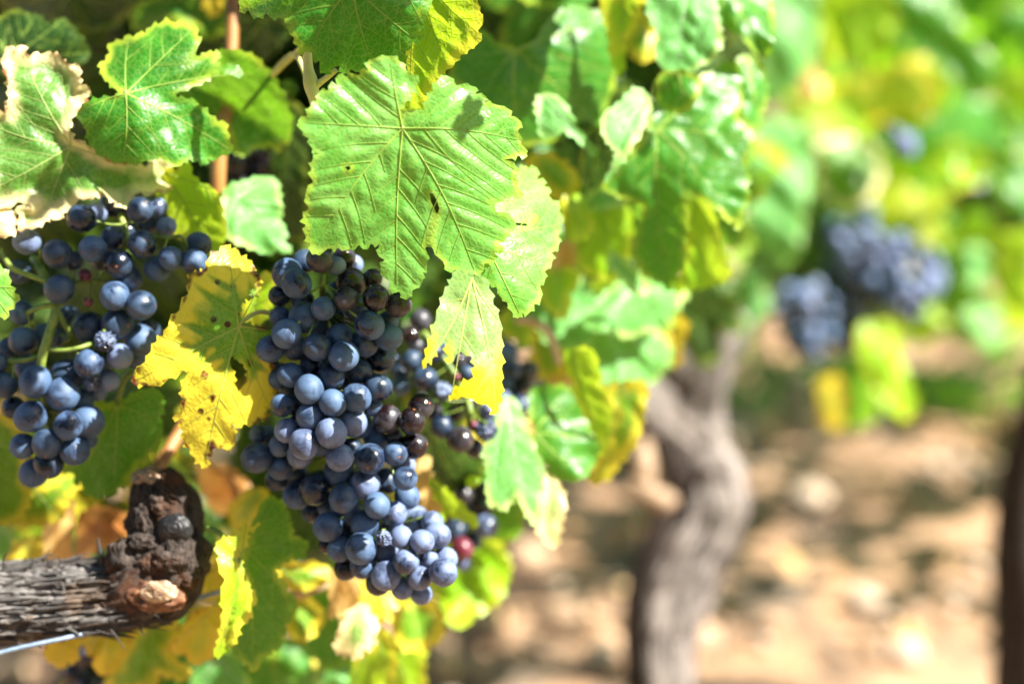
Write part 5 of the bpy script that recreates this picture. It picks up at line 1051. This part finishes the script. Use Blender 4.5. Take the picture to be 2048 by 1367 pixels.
# dry bits and blossomy remains along the shoots
# far right, strongly blurred
FAR = [
 ([(1640, 430), (1760, 440), (1800, 520), (1790, 640), (1700, 660), (1640, 600)], 1.85, (-.2, -.3), 'deep', "dark blurred leaf directly behind the dark hanging bunch"),
 ([(1860, 480), (1960, 560), (1990, 640), (1920, 680), (1860, 640), (1840, 540)], 1.85, (-.2, -.1), 'green', "green blurred leaf behind the broad violet bunch's outer side"),
 ([(1560, 420), (1620, 400), (1650, 470), (1620, 560), (1560, 560), (1540, 480)], 1.85, (-.2, -.2), 'green', "mid green blurred leaf above the lowest blurred bunch"),
 ([(1400, 560), (1470, 560), (1480, 640), (1430, 690), (1390, 640)], 1.55, (-.3, -.4), 'deep', "dark leaf in the shade just over the pale vine's fork"),
 ([(1940, 380), (2060, 400), (2060, 520), (1980, 560), (1930, 480)], 2.0, (-.2, -.2), 'deep', "dark blurred leaf low at the frame's edge over the dark trunk"),
 ([(1505, 250), (1545, 235), (1600, 250), (1620, 330), (1610, 420), (1600, 500), (1560, 545), (1520, 500), (1495, 440), (1495, 330)], 1.55, (.3, .35), 'mint', "tall pale blurred leaf beyond the canopy's edge"),
 ([(1530, -20), (1630, -20), (1640, 60), (1620, 130), (1580, 180), (1540, 160), (1525, 60)], 1.5, (.2, .2), 'mint', "hazy mint leaf at the top beyond the canopy's edge"),
 ([(1640, -30), (1780, -30), (1790, 40), (1760, 110), (1700, 135), (1660, 110), (1640, 40)], 1.6, (-.4, -.2), 'lime', "brilliant lime blurred leaf at the top"),
 ([(1790, -30), (1890, -30), (1920, 60), (1990, 120), (1990, 190), (1930, 190), (1870, 120), (1810, 90)], 1.6, (.2, .3), 'green', "green blurred leaf sloping down from the top"),
 ([(1630, 290), (1690, 270), (1750, 290), (1768, 350), (1740, 400), (1680, 420), (1640, 380)], 1.6, (.2, .45), 'cream', "pale round blurred leaf over the dark bunch"),
 ([(1640, 170), (1720, 160), (1790, 130), (1850, 110), (1880, 170), (1860, 240), (1800, 230), (1740, 250), (1660, 230)], 1.75, (-.3, .0), 'gold', "bright yellow blurred leaf above the few violet berries"),
 ([(1600, 140), (1640, 135), (1650, 180), (1620, 205), (1590, 190)], 1.7, (.2, .3), 'orange', "small peach blurred leaf left of the bright yellow one"),
 ([(1860, 300), (1920, 280), (1975, 310), (1960, 360), (1900, 385), (1860, 350)], 1.7, (.1, .2), 'lime', "yellow green blurred leaf beside the few violet berries"),
 ([(1890, 210), (1960, 200), (2030, 230), (2020, 290), (1950, 290), (1895, 260)], 1.8, (.2, .3), 'green', "blurred grey green leaf high above the broad violet bunch"),
 ([(1830, 170), (1880, 200), (1890, 300), (1850, 360), (1820, 280)], 1.85, (-.4, -.2), 'lime', "upright lime blurred leaf beside the few violet berries"),
 ([(1740, 400), (1820, 390), (1870, 420), (1850, 480), (1790, 490), (1745, 450)], 1.9, (-.1, 0), 'lime', "dull lime blurred leaf above the broad violet bunch"),
 ([(1900, 500), (1960, 490), (1990, 530), (1960, 570), (1910, 560)], 1.8, (.2, .3), 'mint', "small mint blurred leaf right of the broad violet bunch"),
 ([(1995, 470), (2060, 460), (2070, 640), (2020, 660), (1995, 580)], 1.7, (-.4, -.1), 'lime', "lime blurred leaf before the dark trunk's top"),
 ([(1930, 620), (2000, 600), (2020, 660), (1990, 700), (1940, 680)], 1.8, (.2, .4), 'mint', "pale blurred leaf left of the dark trunk's top"),
 ([(1720, 650), (1790, 640), (1800, 720), (1835, 800), (1815, 840), (1770, 810), (1735, 750), (1715, 690)], 1.55, (.3, .2), 'lime', "long pale green blurred leaf hanging over the soil"),
 ([(1680, 720), (1730, 700), (1760, 760), (1750, 840), (1700, 860), (1670, 800)], 1.6, (-.2, -.2), 'green', "dark green blurred leaf next to the long hanging one"),
 ([(1635, 760), (1680, 750), (1690, 800), (1680, 860), (1645, 850)], 1.55, (-.3, .1), 'gold', "yellow blurred leaf tip lowest under the blurred bunches"),
 ([(1800, 620), (1880, 610), (1900, 660), (1840, 690), (1790, 670)], 1.8, (0, .1), 'lime', "yellow green blurred leaf under the broad violet bunch"),
 ([(1455, 560), (1520, 540), (1540, 620), (1500, 680), (1465, 640)], 1.62, (.25, .2), 'mint', "blurred pale leaf over the pale vine's arm"),
 ([(1470, 450), (1530, 500), (1600, 520), (1620, 560), (1560, 580), (1490, 560)], 1.7, (-.3, -.4), 'deep', "dark blurred leaf above the pale vine's arm"),
 ([(1615, 390), (1660, 400), (1650, 560), (1600, 560), (1600, 470)], 1.7, (-.3, -.4), 'deep', "dark blurred leaf left of the dark hanging bunch"),
 ([(1900, 380), (1990, 370), (2010, 470), (1940, 510), (1890, 460)], 1.95, (-.3, -.4), 'deep', "dark green blurred leaf just above the small mint blurred one"),
 ([(1960, 20), (2060, 0), (2070, 110), (2000, 130), (1960, 90)], 1.9, (-.3, -.2), 'green', "green blurred leaf in the top corner"),
 ([(1990, 320), (2060, 300), (2070, 420), (2010, 430)], 1.8, (.2, .3), 'green', "green blurred leaf at the frame's edge above the lime one"),
]
for pts, d, tl, pal, lb in FAR:
    c = np.mean(pts, axis=0); top = np.array(pts)[:, 1].min()
    V(0, pts, (float(c[0]), float(top * .7 + c[1] * .3)), d, tl, pal, lb, wave=.012, droop=.3)
# small dry remains and curved cane bits beside the bunches
T = Tubes(); o_ = np.array(P3(1075, 700, .93))
T.tube([P3(1030, 640, .93) - o_, P3(1070, 645, .93) - o_, P3(1100, 670, .93) - o_, P3(1118, 730, .93) - o_], [.0024, .0028, .0028, .002], 12, sub=6)
c = bpy.data.objects.new("cane", T.mesh("cane", [plain("pink_cane", (.55, .30, .18), (.72, .45, .30), .5)])); link(c); c.location = o_; tag(c, "short pinkish cane curving over the round green leaf", "cane")
T = Tubes(); o_ = np.array(P3(640, 1170, .88))
T.tube([P3(560, 1190, .88) - o_, P3(610, 1180, .88) - o_, P3(650, 1165, .88) - o_, P3(690, 1145, .90) - o_], [.0035, .0036, .0034, .003], 12, sub=6, disp=bark_disp(3, .0006))
c = bpy.data.objects.new("cane", T.mesh("cane", [M_CUT])); link(c); c.location = o_; tag(c, "pale grey brown cane behind the brown spotted green leaf", "cane")

# ------------------------------------------------------------------ filler leaves deep inside the canopy: copies of three leaves
protos = []
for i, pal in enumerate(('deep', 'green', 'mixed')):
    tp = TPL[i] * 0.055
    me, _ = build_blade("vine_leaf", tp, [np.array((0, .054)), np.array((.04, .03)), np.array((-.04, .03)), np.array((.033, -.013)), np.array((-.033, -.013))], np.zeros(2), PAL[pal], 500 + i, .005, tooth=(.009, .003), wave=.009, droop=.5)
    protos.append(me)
rg = random.Random(77); k = 0
def filler(n_, x0, x1, y0, y1, d0, d1, lab, grp, bias=(-.2, -.2), pick=(0, 0, 0, 1)):
    for _ in range(n_):
        p = at(rg.uniform(x0, x1), rg.uniform(y0, y1), rg.uniform(d0, d1))
        o = bpy.data.objects.new("vine_leaf", protos[rg.choice(pick)]); link(o)
        nn = nrm([bias[0] + rg.gauss(0, .5), bias[1] + rg.gauss(0, .5), 1]); e1 = nrm(np.cross([rg.gauss(0, .5), -1, 0], nn)); e2 = np.cross(nn, e1)
        Mx = Matrix.Identity(4); sc = rg.uniform(.75, 1.25)
        for i in range(3):
            Mx[i][0] = e1[i] * sc; Mx[i][1] = e2[i] * sc; Mx[i][2] = nn[i] * sc
        o.matrix_world = Matrix.Translation(p) @ (CM.to_3x3().to_4x4() @ Mx)
        tag(o, lab, "leaf", grp)
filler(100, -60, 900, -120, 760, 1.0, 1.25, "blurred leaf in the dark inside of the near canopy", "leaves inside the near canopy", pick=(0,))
filler(30, -60, 500, 700, 1180, .98, 1.2, "dim leaf behind the bark arm and the loose bunch", "leaves behind the bark arm", pick=(0, 2, 2))
filler(26, 520, 960, 620, 1080, 1.0, 1.2, "shaded leaf behind the hanging bunches", "leaves behind the bunches", pick=(0, 0, 1, 2))
filler(60, 900, 1440, -120, 600, 1.02, 1.35, "blurred leaf behind the softly focused leaves of the canopy's edge", "leaves inside the canopy edge", bias=(0, 0), pick=(0, 0, 1))
filler(12, 150, 560, 1220, 1400, .95, 1.1, "blurred turning leaf low under the bark arm", "leaves under the bark arm", bias=(0, .2), pick=(2, 2, 1))

# canopy above the frame, with unseen leaves added to shade the bunches
rr_ = np.random.default_rng(5); cs = []
def shade(x, y, d, back, n_, sx):           # added foliage on the sun's side of a point
    c = np.array(at(x, y, d)) + np.array(TO_SUN) * back
    for _ in range(n_): cs.append(c + rr_.normal(0, 1, 3) * np.array(sx))
for _ in range(520):
    p = at(rr_.uniform(-500, 1500), rr_.uniform(-1000, -170), rr_.uniform(.80, 1.5)); cs.append(np.array(p))
def shade(targets, back, size, seed, name, lab, spread=.3, free=False, keep=.05):
    """unseen leaves added above the frame, sunward of these points, to shade them"""
    out = []; r_ = random.Random(seed)
    for x, y, d in targets:
        p = np.array(at(x, y, d)); b = back
        while True:
            q_ = p + np.array(TO_SUN) * b; c_ = CR.T @ (q_ - CT); py = 683.5 - c_[1] / -c_[2] / PX
            if py < -150 or b > 1.2: break
            b += .02
        if not free and not lit_ok(q_, keep): continue
        out.append(q_ + np.array([r_.gauss(0, .006) for _ in range(3)]) + np.array(TO_SUN) * r_.uniform(0, .06))
    if not out: return
    m = leaf_mass(name, out, size, seed, facing=tuple(TO_SUN), spread=spread, tone=(.1, .7), mat=M_CROWN_SHADE); link(m); tag(m, lab, name, kind="stuff")
SH = [(x, y, .745) for x, y in ((600, 600), (680, 640), (640, 700), (720, 720), (590, 760), (680, 800), (600, 860), (560, 940), (740, 640), (620, 960), (560, 680), (740, 800), (520, 880), (680, 1000), (640, 1060))]
SH += [(x, y, .77) for x, y in ((40, 850), (110, 800), (150, 900), (80, 920), (220, 700), (280, 660), (250, 560), (180, 520), (330, 520), (90, 620), (60, 560), (130, 700), (200, 600), (120, 960), (180, 740), (30, 780), (300, 440), (380, 500))]
SH += [(x, y, .80) for x, y in ((120, 1190), (200, 1200), (280, 1180), (350, 1120), (330, 1050), (310, 1000), (160, 1250), (250, 1240), (380, 1060), (200, 880), (260, 850), (230, 940), (540, 1100), (500, 1200), (300, 1120), (400, 1150), (420, 1080))]
shade([(962, 222, .70)], .20, .017, 96, "foliage", "small added leaves above the picture that shade the big central leaf's lower right lobe", spread=.1, free=True)
SL = [(x, y, .77) for x in range(20, 400, 42) for y in range(410, 1000, 48) if (x, y) not in ((230, 698),)]
shade(SL[::2] + SL[1::4], .30, .024, 97, "foliage", "small leaves added above the picture to shade the loose open bunch", keep=.034)
shade(SH, .30, .036, 92, "foliage", "leaves added above the picture to shade the bunches and bark arm")
cs = [c for c in cs if lit_ok(c, .06)]
ov = leaf_mass("foliage", cs, .055, 91, tone=(.1, .7), mat=M_CROWN_SHADE); link(ov)  # overhead leaves added for shade, cleared from the sunbeams of the LIT points
# the row behind the photographer, which hides half the sky from these leaves
cs = [(rr_.uniform(-4, 4), rr_.uniform(-1.9, -1.2), rr_.uniform(.35, 2.1)) for _ in range(1500)]
ov2 = leaf_mass("foliage", cs, .13, 95, facing=(0, 1, .3), tone=(0, .6), mat=M_CROWN_SHADE); link(ov2)
tag(ov2, "leafy vine row behind the photographer, outside the picture", "foliage", kind="stuff")
tag(ov, "unseen upper canopy leaves added above the picture for shade", "foliage", kind="stuff")
